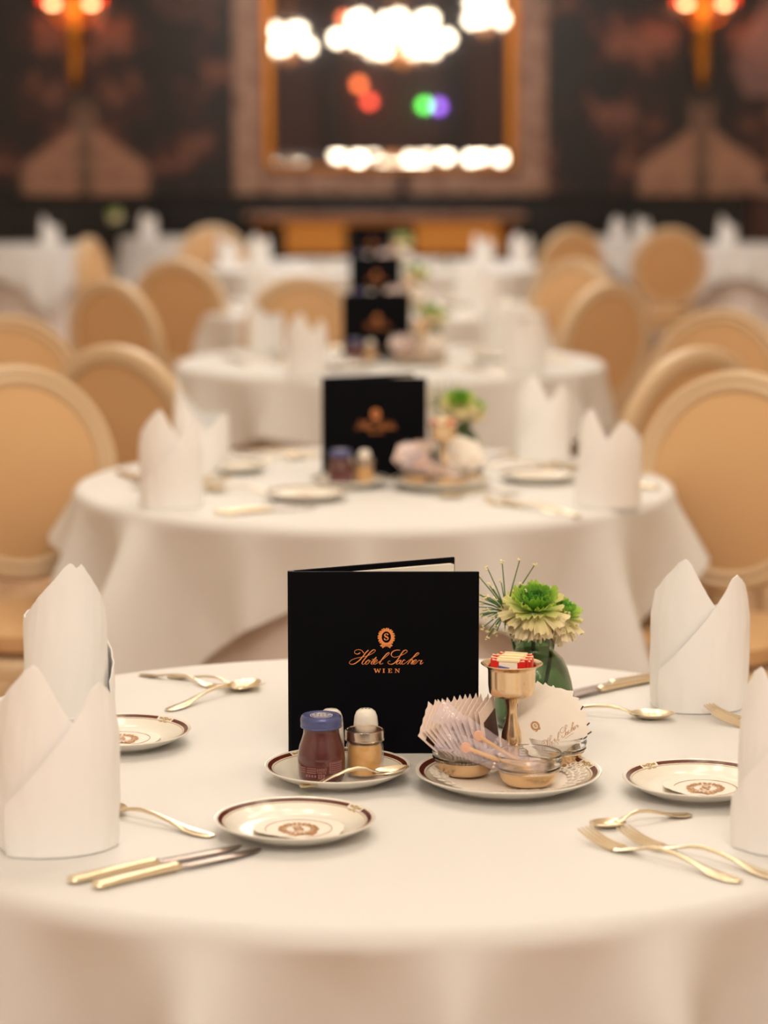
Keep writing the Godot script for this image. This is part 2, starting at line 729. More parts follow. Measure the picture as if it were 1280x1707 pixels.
func build_chandeliers() -> void:
	var places := [
		[Vector3(0.12, 2.92, -1.6), 0.80, 0.50, "crystal chandelier with white globes hanging over the second table"],
		[Vector3(0.0, 3.72, -11.8), 0.62, 1.75, "crystal chandelier with white globes hanging over the farthest table"],
		[Vector3(0.0, 3.62, -6.8), 0.62, 0.9, "crystal chandelier with white globes hanging over the third table"],
		[Vector3(-1.62, 3.04, 4.8), 0.34, 1.0, "small globe chandelier reflected at the left edge of the mirror"],
		[Vector3(1.72, 3.50, 4.8), 0.30, 1.0, "small globe chandelier reflected at the right edge of the mirror"],
		[Vector3(0.30, 2.92, 2.85), 0.5, 0.76, "globe chandelier hanging above the nearest table, reflected in the mirror"],
	]
	for q in places:
		var p: Vector3 = q[0]
		var r: float = q[1]
		var power: float = q[2]
		var n := 12 if r > 0.4 else 6
		var t := thing("chandelier", q[3], "chandelier", Transform3D(Basis(), p))
		var b := MB.new()
		b.tube([Vector3(0, 0.1, 0), Vector3(0, 4.6 - p.y, 0)], 0.012)
		b.lathe([Vector2(0, -0.30), Vector2(0.03, -0.27), Vector2(0.06, -0.2), Vector2(0.03, -0.1), Vector2(0.05, 0.0), Vector2(0.035, 0.1), Vector2(0.06, 0.2), Vector2(0, 0.26)], 20)
		b.lathe([Vector2(0, 4.6 - p.y), Vector2(0.09, 4.6 - p.y), Vector2(0.07, 4.54 - p.y), Vector2(0, 4.52 - p.y)], 20)
		part("stem", b.mesh(), M["gilt"], t)
		for i in n:
			var a := TAU * (i + 0.3) / n
			var d := Vector3(cos(a), 0, sin(a))
			var hi := 0.0 if i % 2 == 0 else 0.26
			if i % 2 == 1:
				d *= 0.72
			var arm := MB.new()
			var path := []
			for k in 9:
				var f := k / 8.0
				path.append(d * r * f + Vector3(0, -0.16 * sin(PI * f) * (1.0 - 0.3 * f) + (hi - 0.06) * f, 0))
			arm.tube(path, 0.009, 6)
			part("arm", arm.mesh(), M["gilt"], t)
			var bulb: Mesh = once("globe", func():
				var g := MB.new()
				var pr := []
				for k in 13:
					var e := -PI / 2 + PI * k / 12.0
					pr.append(Vector2(0.085 * cos(e) if k > 0 and k < 12 else 0.0, 0.085 * sin(e)))
				g.lathe(pr, 20)
				return g.mesh())
			part("bulb_globe", bulb, M["chandelier_glow"], t, Transform3D(Basis(), d * r + Vector3(0, hi + 0.02, 0)))
			omni("globe_light", t, d * r + Vector3(0, hi + 0.02, 0), LAMP_COLOR, LAMP_ENERGY * power, 0.08)


func quad_uv(size: Vector2) -> QuadMesh:
	var q := QuadMesh.new()
	q.size = size
	return q


# red-brown marble with a pale book-matched flame at each sconce, drawn as the stone's own figure
func marble_image(x0: float, x1: float, y0: float, y1: float, w: int, h: int) -> ImageTexture:
	var n := FastNoiseLite.new()
	n.seed = 4
	n.frequency = 1.6
	n.fractal_octaves = 5
	n.domain_warp_enabled = true
	n.domain_warp_amplitude = 0.35
	n.domain_warp_frequency = 1.3
	var n2 := FastNoiseLite.new()
	n2.seed = 9
	n2.frequency = 5.0
	n2.fractal_octaves = 4
	var im := Image.create(w, h, false, Image.FORMAT_RGB8)
	var dark := Color(0.09, 0.038, 0.04)
	var mid := Color(0.23, 0.10, 0.085)
	var red := Color(0.35, 0.14, 0.10)
	var pale := Color(0.80, 0.64, 0.50)
	for j in h:
		var y := lerpf(y1, y0, (j + 0.5) / h)
		for i in w:
			var x := lerpf(x0, x1, (i + 0.5) / w)
			var c := -2.45 if x < 0 else 2.60
			var mx := absf(x - c)
			var a := n.get_noise_2d(mx * 0.9 + (0.0 if x < 0 else 7.0), y)
			var e := n2.get_noise_2d(mx + (0.0 if x < 0 else 3.0), y)
			var f := clampf(0.47 + a * 1.15 + e * 0.35, 0, 1)
			var cl := dark.lerp(mid, smoothstep(0.25, 0.65, f)).lerp(red, smoothstep(0.6, 0.85, f) * 0.7)
			cl = cl.lerp(pale, smoothstep(0.66, 0.95, f) * 0.45)
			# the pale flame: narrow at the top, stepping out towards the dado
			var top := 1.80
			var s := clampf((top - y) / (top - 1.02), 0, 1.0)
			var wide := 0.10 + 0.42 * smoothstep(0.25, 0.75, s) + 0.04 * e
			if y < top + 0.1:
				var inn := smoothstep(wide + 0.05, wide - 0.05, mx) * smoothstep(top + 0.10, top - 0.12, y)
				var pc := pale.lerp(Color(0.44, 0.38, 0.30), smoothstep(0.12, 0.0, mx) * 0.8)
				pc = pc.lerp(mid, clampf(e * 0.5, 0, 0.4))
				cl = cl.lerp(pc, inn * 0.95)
			# a pale swirl of the stone near the outer edge and one by the mirror
			var sw := Vector2(x - 3.16, (y - 2.05) * 0.8)
			var ar := smoothstep(0.37, 0.28, absf(sw.x) + absf(sw.y) * 0.55)
			cl = cl.lerp(Color(0.64, 0.51, 0.47), ar * (0.85 if sw.y > -0.18 else 0.0))
			var s2 := Vector2(x + 1.62, y - 2.72).length()
			cl = cl.lerp(Color(0.40, 0.27, 0.22), smoothstep(0.12, 0.2, s2) * smoothstep(0.36, 0.26, s2) * 0.7)
			im.set_pixel(i, j, Color(cl.r * 0.86, cl.g * 0.80, cl.b * 0.82))
	return ImageTexture.create_from_image(im)


func build_room() -> void:
	struct("floor", box_mesh(Vector3(8.8, 0.2, 28), 0.0, Vector3(0, -0.1, -5)), M["carpet"])
	struct("ceiling", box_mesh(Vector3(8.8, 0.2, 28), 0.0, Vector3(0, 4.7, -5)), M["ceiling_paint"])
	for s in [[-1, "wall_left"], [1, "wall_right"]]:
		struct(s[1], box_mesh(Vector3(0.2, 4.6, 28), 0.0, Vector3(4.3 * s[0], 2.3, -5)), M["side_wall"])
	var back := struct("wall_back", box_mesh(Vector3(8.8, 4.6, 0.3), 0.0, Vector3(0, 2.3, WALL_Z - 0.2)), M["red_marble_plain"])
	struct("wall_front", box_mesh(Vector3(8.8, 4.6, 0.2), 0.0, Vector3(0, 2.3, 8.5)), M["dark_panel"])
	# two dark pilasters on the wall behind the viewer, seen in the mirror
	for x in [-0.95, 1.30]:
		struct("trim_front" if x < 0 else "trim_front_001", box_mesh(Vector3(0.42, 4.6, 0.16), 0.01, Vector3(x, 2.3, 8.33)), M["dark_wood"])
	# marble slabs: left and right fields carry the figured stone
	for q in [[-4.2, -1.235], [1.335, 4.2]]:
		var x0: float = q[0]
		var x1: float = q[1]
		var m := StandardMaterial3D.new()
		m.roughness = 0.28
		m.albedo_texture = marble_image(x0, x1, 1.03, 4.6, 1024, 768)
		var slab := part("marble_panel", box_mesh(Vector3(x1 - x0, 3.57, 0.03), 0.0, Vector3((x0 + x1) / 2, 1.03 + 1.785, WALL_Z - 0.035)), M["red_marble_plain"], back)
		var face := part("marble_panel", quad_uv(Vector2(x1 - x0, 3.57)), m, back, at((x0 + x1) / 2, 1.03 + 1.785, WALL_Z - 0.018))
		face.name = "figured_panel"
		slab.name = "marble_slab"
	# rose marble field round the mirror: four slabs
	var fx0 := -1.225
	var fx1 := 1.325
	part("rose_slab", box_mesh(Vector3(0.24, 3.57, 0.05), 0.006, Vector3(fx0 + 0.12, 2.815, WALL_Z - 0.02)), M["rose_marble"], back)
	part("rose_slab", box_mesh(Vector3(0.24, 3.57, 0.05), 0.006, Vector3(fx1 - 0.12, 2.815, WALL_Z - 0.02)), M["rose_marble"], back)
	for s in [0, 1]:
		part("rose_slab", box_mesh(Vector3(1.02, 0.19, 0.05), 0.006, Vector3(lerpf(-0.98, 1.08, 0.25 + 0.5 * s), 1.125, WALL_Z - 0.02)), M["rose_marble"], back)
	part("rose_slab", box_mesh(Vector3(2.07, 1.2, 0.05), 0.006, Vector3(0.05, 4.0, WALL_Z - 0.02)), M["rose_marble"], back)
	part("key_stone", box_mesh(Vector3(0.10, 0.19, 0.06), 0.006, Vector3(0.16, 1.125, WALL_Z - 0.012)), M["red_marble_plain"], back)
	# black dado of slabs with a cap moulding
	for i in 7:
		part("dado_slab", box_mesh(Vector3(1.19, 0.9, 0.06), 0.006, Vector3(-3.6 + 1.2 * i, 0.55, WALL_Z - 0.01)), M["black_marble"], back)
	struct("trim_dado", box_mesh(Vector3(8.4, 0.05, 0.10), 0.012, Vector3(0, 1.005, WALL_Z + 0.0)), M["black_marble"])
	struct("baseboard_back", box_mesh(Vector3(8.4, 0.12, 0.10), 0.012, Vector3(0, 0.06, WALL_Z + 0.0)), M["black_marble"])
	# brown stone pilaster foot at the right end of the dado
	struct("trim_pilaster", box_mesh(Vector3(0.5, 1.02, 0.16), 0.02, Vector3(3.24, 0.51, WALL_Z + 0.03)), M["red_marble_plain"])
	struct("trim_pilaster_001", box_mesh(Vector3(0.5, 0.07, 0.2), 0.02, Vector3(3.24, 1.06, WALL_Z + 0.03)), M["rose_marble"])

	# mirror
	var mx := 0.05
	var mw := 2.06
	var my0 := 1.215
	var my1 := 3.38
	var t := thing("mirror", "large gold framed wall mirror reflecting bright lamps above the fireplace", "mirror", Transform3D(Basis(), Vector3(mx, my0, WALL_Z)))
	var hh := my1 - my0
	var fr := MB.new()
	for s in [-1, 1]:
		fr.box(Vector3(s * (mw / 2 - 0.04), hh / 2, 0.035), Vector3(0.08, hh, 0.06), 0.02)
	fr.box(Vector3(0, 0.03, 0.035), Vector3(mw, 0.06, 0.06), 0.02)
	fr.box(Vector3(0, hh - 0.04, 0.035), Vector3(mw, 0.08, 0.06), 0.02)
	part("frame", fr.mesh(20), M["gilt"], t)
	part("mirror_glass", box_mesh(Vector3(mw - 0.12, hh - 0.1, 0.01), 0.0, Vector3(0, hh / 2, 0.022)), M["mirror_silver"], t)
	var tilt := deg_to_rad(2.92)
	var strip := MB.new()
	strip.box(Vector3.ZERO, Vector3(mw - 0.17, 0.09, 0.008), 0.0)
	part("bevelled_border", strip.mesh(20), M["mirror_silver"], t, Transform3D(Basis(Vector3.RIGHT, -tilt), Vector3(0, 0.108, 0.032)))

	# sconces
	for q in [[-2.51, "left"], [2.585, "right"]]:
		var x: float = q[0]
		var w := "gilded wall sconce with two red shaded bulbs on the marble %s of the mirror" % q[1]
		var c := thing("wall_sconce", w, "lamp", Transform3D(Basis(), Vector3(x, 2.50, WALL_Z)))
		var b := MB.new()
		b.lathe([Vector2(0, -0.62), Vector2(0.022, -0.58), Vector2(0.05, -0.45), Vector2(0.03, -0.34), Vector2(0.065, -0.2), Vector2(0.075, -0.1), Vector2(0.04, 0.0), Vector2(0.055, 0.12), Vector2(0.02, 0.22), Vector2(0, 0.26)], 20, Vector3(0, 0, 0.075))
		b.box(Vector3(0, -0.12, 0.02), Vector3(0.12, 0.5, 0.04), 0.015)
		part("back_plate", b.mesh(), M["gilt"], c)
		for s in [-1, 1]:
			var arm := MB.new()
			var path := []
			for k in 9:
				var f := k / 8.0
				path.append(Vector3(s * 0.155 * f, -0.10 * sin(PI * f), 0.08 + 0.10 * f))
			arm.tube(path, 0.012, 8)
			part("arm", arm.mesh(), M["gilt"], c)
			var bm: Mesh = once("candle_bulb", func():
				var g := MB.new()
				g.lathe([Vector2(0, -0.055), Vector2(0.03, -0.05), Vector2(0.045, -0.01), Vector2(0.04, 0.03), Vector2(0.015, 0.07), Vector2(0, 0.08)], 16)
				return g.mesh())
			part("bulb", bm, M["sconce_glow"], c, at(s * 0.155, 0.08, 0.18))
			omni("bulb_light", c, Vector3(s * 0.155, 0.08, 0.18), Color(1.0, 0.72, 0.48), 0.16, 0.04)
			var sh := MB.new()
			sh.lathe([Vector2(0.105, 0.03), Vector2(0.06, 0.21), Vector2(0.058, 0.21), Vector2(0.103, 0.03), Vector2(0.105, 0.03)], 24)
			part("shade", sh.mesh(), M["shade_red"], c, at(s * 0.155, 0.035, 0.18))
			var sh2 := MB.new()
			sh2.lathe([Vector2(0.03, -0.08), Vector2(0.055, -0.03), Vector2(0.052, -0.03), Vector2(0.027, -0.08), Vector2(0.03, -0.08)], 24)
			part("drip_pan", sh2.mesh(), M["gilt"], c, at(s * 0.155, 0.06, 0.18))
	# coloured glass lamps on the wall behind the viewer: their glints show in the mirror
	for q in [[-0.27, 2.13, "red_glow", "red", Color(1, 0.25, 0.12)], [-0.46, 2.44, "orange_glow", "orange", Color(1, 0.5, 0.2)], [0.75, 2.06, "green_glow", "green", Color(0.4, 1, 0.4)], [1.0, 2.04, "violet_glow", "violet", Color(0.7, 0.4, 1)], [-0.72, 3.62, "orange_glow", "high orange", Color(1, 0.5, 0.2)]]:
		var o := thing("glass_lamp", "small %s glass lamp glinting in the mirror" % q[3], "lamp", Transform3D(Basis(), Vector3(q[0], q[1], 8.2)))
		var b := MB.new()
		b.box(Vector3(0, -0.02, 0.1), Vector3(0.05, 0.05, 0.2), 0.01)
		part("bracket", b.mesh(), M["gilt_dark"], o)
		part("lamp_glass", once("small_globe", func():
			var g := MB.new()
			var pr := []
			for k in 9:
				var e := -PI / 2 + PI * k / 8.0
				pr.append(Vector2(0.075 * cos(e) if k > 0 and k < 8 else 0.0, 0.075 * sin(e)))
			g.lathe(pr, 16)
			return g.mesh()), M[q[2]], o, at(0, 0.06, -0.02))
		omni("lamp_light", o, Vector3(0, 0.06, -0.02), q[4], 0.03, 0.06)
	build_console()


# marble-topped gilded console below the mirror
func build_console() -> void:
	var c := thing("console", "gilded console with a pale marble top below the big mirror", "console", Transform3D(Basis(), Vector3(0.012, 0, WALL_Z + 0.27)))
	part("marble_top", box_mesh(Vector3(2.26, 0.05, 0.42), 0.012, Vector3(0, 0.865, 0)), M["rose_marble"], c)
	for q in [[-0.567, 0.5], [0.605, 0.74]]:
		var b := MB.new()
		b.box(Vector3(q[0], 0.70, 0.10), Vector3(q[1], 0.28, 0.06), 0.02)
		for i in 7:
			b.lathe([Vector2(0, -0.03), Vector2(0.02, -0.02), Vector2(0.028, 0.0), Vector2(0.02, 0.02), Vector2(0, 0.03)], 10, Vector3(q[0] + (i - 3) * q[1] / 7.5, 0.70, 0.14))
			b.box(Vector3(q[0] + (i - 3) * q[1] / 7.5, 0.80, 0.14), Vector3(q[1] / 9.0, 0.03, 0.03), 0.01)
		part("gilded_apron", b.mesh(30), M["gilt_carving"], c)
	part("frieze", box_mesh(Vector3(2.0, 0.05, 0.2), 0.01, Vector3(0, 0.82, 0.02)), M["gilt_carving"], c)
	part("dark_recess", box_mesh(Vector3(2.0, 0.76, 0.1), 0.01, Vector3(0, 0.40, -0.1)), M["black_marble"], c)
	for s in [-1, 1]:
		var b := MB.new()
		b.lathe([Vector2(0, 0), Vector2(0.07, 0.0), Vector2(0.07, 0.05), Vector2(0.03, 0.1), Vector2(0.045, 0.4), Vector2(0.07, 0.6), Vector2(0.05, 0.68), Vector2(0.09, 0.76), Vector2(0.085, 0.83), Vector2(0, 0.84)], 16, Vector3(s * 0.99, 0, 0.1))
		part("carved_leg", b.mesh(), M["gilt_dark"], c)


# ---------------------------------------------------------------- tables
func drape_mesh(r: float, half: float, turn: float, sd: int, ridges: Array, tuck: float) -> ArrayMesh:
	var nn := FastNoiseLite.new()
	nn.seed = sd
	nn.frequency = 1.2
	var bend := 0.020
	var r0 := r - bend
	var b := MB.new()
	var n := 300
	# how far each direction leans outward: cones of cloth starting at the table's edge
	var lean := PackedFloat32Array()
	for i in n:
		var a := TAU * i / n
		var v := -tuck
		for q in ridges:
			var da := wrapf(a - deg_to_rad(q[0]), -PI, PI) / deg_to_rad(q[2])
			v += q[1] * exp(-pow(absf(da), 1.6))
		lean.append(v)
	var f := func(u: float, w: float) -> Vector3:
		var a := TAU * u
		var c := absf(cos(a - turn))
		var s := absf(sin(a - turn))
		var edge := minf(half / maxf(maxf(c, s), 0.01), half * 1.36)
		var d := Vector3(cos(a), 0, sin(a))
		if w <= 0.12:
			return d * (r0 * w / 0.12)
		if w <= 0.24:
			var e := (w - 0.12) / 0.12 * PI / 2.0
			return d * (r0 + bend * sin(e)) + Vector3(0, -bend * (1.0 - cos(e)), 0)
		var t := (w - 0.24) / 0.76 * maxf(edge - r0 - bend * 1.57, 0.02)
		var g := 1.0 - exp(-t / 0.05)
		var sl := lean[int(round(u * n)) % n]
		var off := 0.0
		for q in 4:
			var da := wrapf(a - turn - q * PI / 2 - 0.02, -PI, PI)
			off += 0.0045 * exp(-pow(da * r / 0.011, 2.0)) * g
		var side := sl * t / sqrt(1.0 + sl * sl)
		if sl < 0.0:
			side = -0.045 * (1.0 - exp(side / 0.045))
		var out := side + off + 0.010 * g * nn.get_noise_3d(d.x * 3.0, d.z * 3.0, t * 2.0)
		return d * (r + out) + Vector3(0, -bend - t / sqrt(1.0 + sl * sl), 0)
	b.sheet(n, 36, f, 0.0014, true)
	return b.mesh(60)


func skirt_mesh(r: float, sd: int) -> ArrayMesh:
	var b := MB.new()
	var p := sd * 1.7
	var f := func(u: float, w: float) -> Vector3:
		var a := TAU * u
		var g := w * (0.018 * cos(a * 14 + p) + 0.012 * cos(a * 23 + p * 2.0))
		var rr := r * (1.0 - 0.05 * sin(w * PI / 2)) + g
		return Vector3(cos(a) * rr, -0.735 * w, sin(a) * rr)
	b.sheet(120, 10, f, 0.0015, true)
	return b.mesh(60)


const TABLES := [
	[0.0, 0.0, 0.62, 0.80, "nearest table"],
	[-0.02, -2.43, 0.63, 0.765, "second table"],
	[0.02, -5.37, 0.70, 0.88, "third table"],
	[-0.06, -8.1, 0.80, 1.0, "fourth table"],
	[-0.03, -11.8, 0.98, 1.16, "farthest table"],
	[-2.42, -14.75, 0.46, 0.66, "far left wall table"],
	[-1.55, -16.05, 0.42, 0.62, "wall table left of the console"],
	[2.52, -14.75, 0.46, 0.66, "far right wall table"],
	[1.75, -16.0, 0.46, 0.64, "wall table right of the console"],
]


func build_tables() -> void:
	for i in TABLES.size():
		var q: Array = TABLES[i]
		var r: float = q[2]
		var w: String = q[4]
		var t := thing("round_table", "round wooden pedestal table hidden under the cloths of the %s" % w, "table", at(q[0], 0, q[1]), "")
		var b := MB.new()
		b.lathe([Vector2(0, 0.712), Vector2(r - 0.05, 0.712), Vector2(r - 0.03, 0.722), Vector2(r - 0.03, 0.742), Vector2(r - 0.036, 0.7455), Vector2(0, 0.7455)], 48)
		part("table_top", b.mesh(30), M["table_wood"], t)
		b = MB.new()
		b.lathe([Vector2(0, 0.05), Vector2(0.06, 0.05), Vector2(0.075, 0.12), Vector2(0.045, 0.2), Vector2(0.05, 0.5), Vector2(0.08, 0.66), Vector2(0.12, 0.712), Vector2(0, 0.712)], 20)
		part("pedestal", b.mesh(40), M["table_wood"], t)
		for k in 4:
			var a := PI / 4 + k * PI / 2
			var d := Vector3(cos(a), 0, sin(a))
			var leg := MB.new()
			leg.tube([d * 0.03 + Vector3(0, 0.14, 0), d * 0.15 + Vector3(0, 0.11, 0), d * 0.28 + Vector3(0, 0.035, 0), d * 0.34 + Vector3(0, 0.025, 0)], [0.03, 0.028, 0.022, 0.025], 8)
			part("foot", leg.mesh(), M["table_wood"], t)
		solo("underskirt", skirt_mesh(r - 0.09, i + 2), M["skirt_linen"], "long pale underskirt below the white cloth of the %s" % w, "tablecloth", at(q[0], 0.742, q[1]))
		var ridges := []
		if i == 0:
			ridges = [[65.0, 0.95, 5.5], [84.0, 0.80, 5.0], [106.0, 1.0, 6.0], [127.0, 0.7, 7.0], [48.0, 0.6, 6.0]]
			ridges.sort()
		elif i == 1:
			ridges = [[12.0, 0.95, 12.0], [44.0, 0.75, 7.0], [68.0, 0.5, 8.0], [92.0, 0.42, 6.0], [112.0, 0.42, 6.0], [137.0, 1.0, 5.5], [162.0, 0.7, 8.0], [186.0, 1.0, 12.0]]
		var pick := RandomNumberGenerator.new()
		pick.seed = 40 + i
		var deg := 0.0
		var last: float = ridges[ridges.size() - 1][0] if not ridges.is_empty() else -10.0
		while deg < 350.0:
			if ridges.is_empty() or deg < ridges[0][0] - 15.0 or deg > last + 15.0 or i > 1:
				ridges.append([deg, pick.randf_range(0.45, 0.9) * (1.0 if i < 5 else 0.35), pick.randf_range(6.0, 9.0)])
			deg += pick.randf_range(17.0, 27.0)
		solo("tablecloth", drape_mesh(r, q[3], 0.0 if i < 2 else 0.25 * (i % 3), 31 + i * 7, ridges, (0.6 if i == 0 else 0.34) if i < 2 else (0.3 if i < 5 else 0.05)), M["linen"], "white linen cloth draped in folds over the %s" % w, "tablecloth", at(q[0], TABLE_Y - 0.0007, q[1]))


# ---------------------------------------------------------------- chairs
func chair_meshes() -> void:
	# medallion frame: an oval ring with a moulded section, in the plane z = 0 round the origin
	var b := MB.new()
	var list := []
	for i in 48:
		var a := TAU * i / 48
		var d := Vector2(cos(a), sin(a))
		var ring := PackedVector3Array()
		for q in [[0.0, 0.016], [0.010, 0.021], [0.020, 0.014], [0.030, 0.021], [0.042, 0.015], [0.045, 0.0], [0.042, -0.015], [0.030, -0.020], [0.010, -0.020], [0.0, -0.014]]:
			ring.append(Vector3(d.x * (0.180 + q[0]), d.y * (0.192 + q[0]), q[1]))
		list.append(ring)
	b.rows(list, true, true)
	G["medallion"] = b.mesh(35)
	b = MB.new()
	var pr := []
	for s in [1.0, -1.0]:
		for k in 7:
			var f := k / 6.0
			if s > 0:
				pr.append([f, 0.012 + 0.020 * (1.0 - f * f)])
			else:
				pr.append([1.0 - f, -0.010 - 0.008 * (1.0 - (1.0 - f) * (1.0 - f))])
	list = []
	for q in pr:
		var ring := PackedVector3Array()
		for i in 40:
			var a := TAU * i / 40
			ring.append(Vector3(cos(a) * 0.184 * maxf(q[0], 0.001), sin(a) * 0.196 * maxf(q[0], 0.001), q[1]))
		list.append(ring)
	b.rows(list, true, false, true)
	G["back_pad"] = b.mesh(60)
	# seat frame and cushion: rounded trapezoids
	for q in [["seat_rail", 0.36, 0.425, 0.0, 0.012], ["seat_cushion", 0.425, 0.485, -0.012, 0.03]]:
		b = MB.new()
		list = []
		var y0: float = q[1]
		var y1: float = q[2]
		for e in [[0.0, -q[4]], [0.25, 0.0], [0.75, 0.0], [0.93, -q[4] * 0.7], [1.0, -q[4] * 2.5]]:
			var ring := PackedVector3Array()
			for i in 40:
				var a := TAU * i / 40
				var c := cos(a)
				var s := sin(a)
				var x := signf(c) * pow(absf(c), 0.45)
				var z := signf(s) * pow(absf(s), 0.45)
				var grow: float = q[3] + e[1]
				ring.append(Vector3(x * (0.225 + 0.02 * z + grow), lerpf(y0, y1, e[0]), z * (0.215 + grow)))
			list.append(ring)
		b.rows(list, true, false, true)
		G[q[0]] = b.mesh(50)
	b = MB.new()
	b.lathe([Vector2(0, 0), Vector2(0.012, 0), Vector2(0.016, 0.02), Vector2(0.013, 0.035), Vector2(0.026, 0.30), Vector2(0.029, 0.32), Vector2(0.022, 0.33), Vector2(0.03, 0.345), Vector2(0.03, 0.375), Vector2(0, 0.38)], 24, Vector3.ZERO, 8, 0.06)
	G["chair_leg"] = b.mesh(35)
	b = MB.new()
	b.tube([Vector3(0, 0.40, -0.19), Vector3(0, 0.46, -0.215), Vector3(0, 0.535, -0.232), Vector3(0.0, 0.60, -0.245)], [0.021, 0.02, 0.019, 0.017], 10)
	G["stile"] = b.mesh(40)


func chair(x: float, z: float, deg: float, label: String) -> void:
	# x, z: where the top of the back stands
	var a := deg_to_rad(deg)
	var f := Vector3(sin(a), 0, cos(a))
	var o := Vector3(x, 0, z) + f * 0.27
	var t := thing("medallion_chair", label, "chair", Transform3D(Basis(Vector3.UP, a), o), "oval backed chairs round the tables")
	part("seat_rail", G["seat_rail"], M["chair_frame"], t)
	part("seat_cushion", G["seat_cushion"], M["upholstery"], t)
	for s in [-1, 1]:
		part("leg", G["chair_leg"], M["chair_frame"], t, at(s * 0.205, 0, 0.175))
		part("leg", G["chair_leg"], M["chair_frame"], t, at(s * 0.175, 0, -0.175))
		part("stile", G["stile"], M["chair_frame"], t, at(s * 0.135, 0, 0))
	var bx := Transform3D(Basis(Vector3.RIGHT, deg_to_rad(-9.0)), Vector3(0, 0.742, -0.262))
	part("back_frame", G["medallion"], M["chair_frame"], t, bx)
	part("back_pad", G["back_pad"], M["upholstery"], t, bx)


func build_chairs() -> void:
	chair_meshes()
	var c := "cream framed oval back chair with tan upholstery, "
	chair(-0.80, -2.64, 28, c + "nearest on the window side")
	chair(-0.64, -3.25, 150, c + "turned away behind the nearest left one")
	chair(-1.06, -4.27, 25, c + "partly cut off at the left edge")
	chair(-0.96, -6.15, 142, c + "turned away left of the third table")
	chair(-0.86, -7.75, 158, c + "beside the left of the fourth table")
	chair(-1.00, -12.0, 20, c + "behind a napkin at the farthest table")
	chair(-1.50, -10.2, 75, c + "seen edge on before a wall table")
	chair(-0.30, -6.35, 12, c + "facing the viewer right behind the third table")
	chair(0.75, -2.50, -28, c + "nearest on the right, facing the viewer")
	chair(0.74, -3.18, -145, c + "half hidden behind the nearest right one")
	chair(0.98, -4.53, -28, c + "bright and facing, right of the gap")
	chair(0.77, -6.0, -138, c + "turned away right of the third table")
	chair(0.79, -7.75, -38, c + "beside the right of the fourth table")
	chair(1.06, -11.5, -150, c + "farthest on the right against the black dado")
	chair(1.63, -11.6, -172, c + "seen squarely from behind with its legs showing")


# ---------------------------------------------------------------- tableware meshes
func plate_profile(k: float) -> Array:
	return [Vector2(0, 0.0022), Vector2(0.044, 0.0022), Vector2(0.0455, 0), Vector2(0.0492, 0), Vector2(0.0505, 0.0028), Vector2(0.058, 0.0050), Vector2(0.068, 0.0092), Vector2(0.0785, 0.0150), Vector2(0.0822, 0.0172), Vector2(0.0832, 0.0184), Vector2(0.0826, 0.0193), Vector2(0.0805, 0.0189), Vector2(0.0735, 0.0153), Vector2(0.0665, 0.0112), Vector2(0.0590, 0.0078), Vector2(0.0530, 0.0064), Vector2(0.046, 0.0060), Vector2(0, 0.0060)]


func inner_y(r: float) -> float:
	var p := plate_profile(1.0)
	for i in range(10, p.size() - 1):
		var a: Vector2 = p[i]
		var b: Vector2 = p[i + 1]
		if r <= a.x and r >= b.x:
			return lerpf(a.y, b.y, (a.x - r) / maxf(a.x - b.x, 1e-6))
	return 0.006


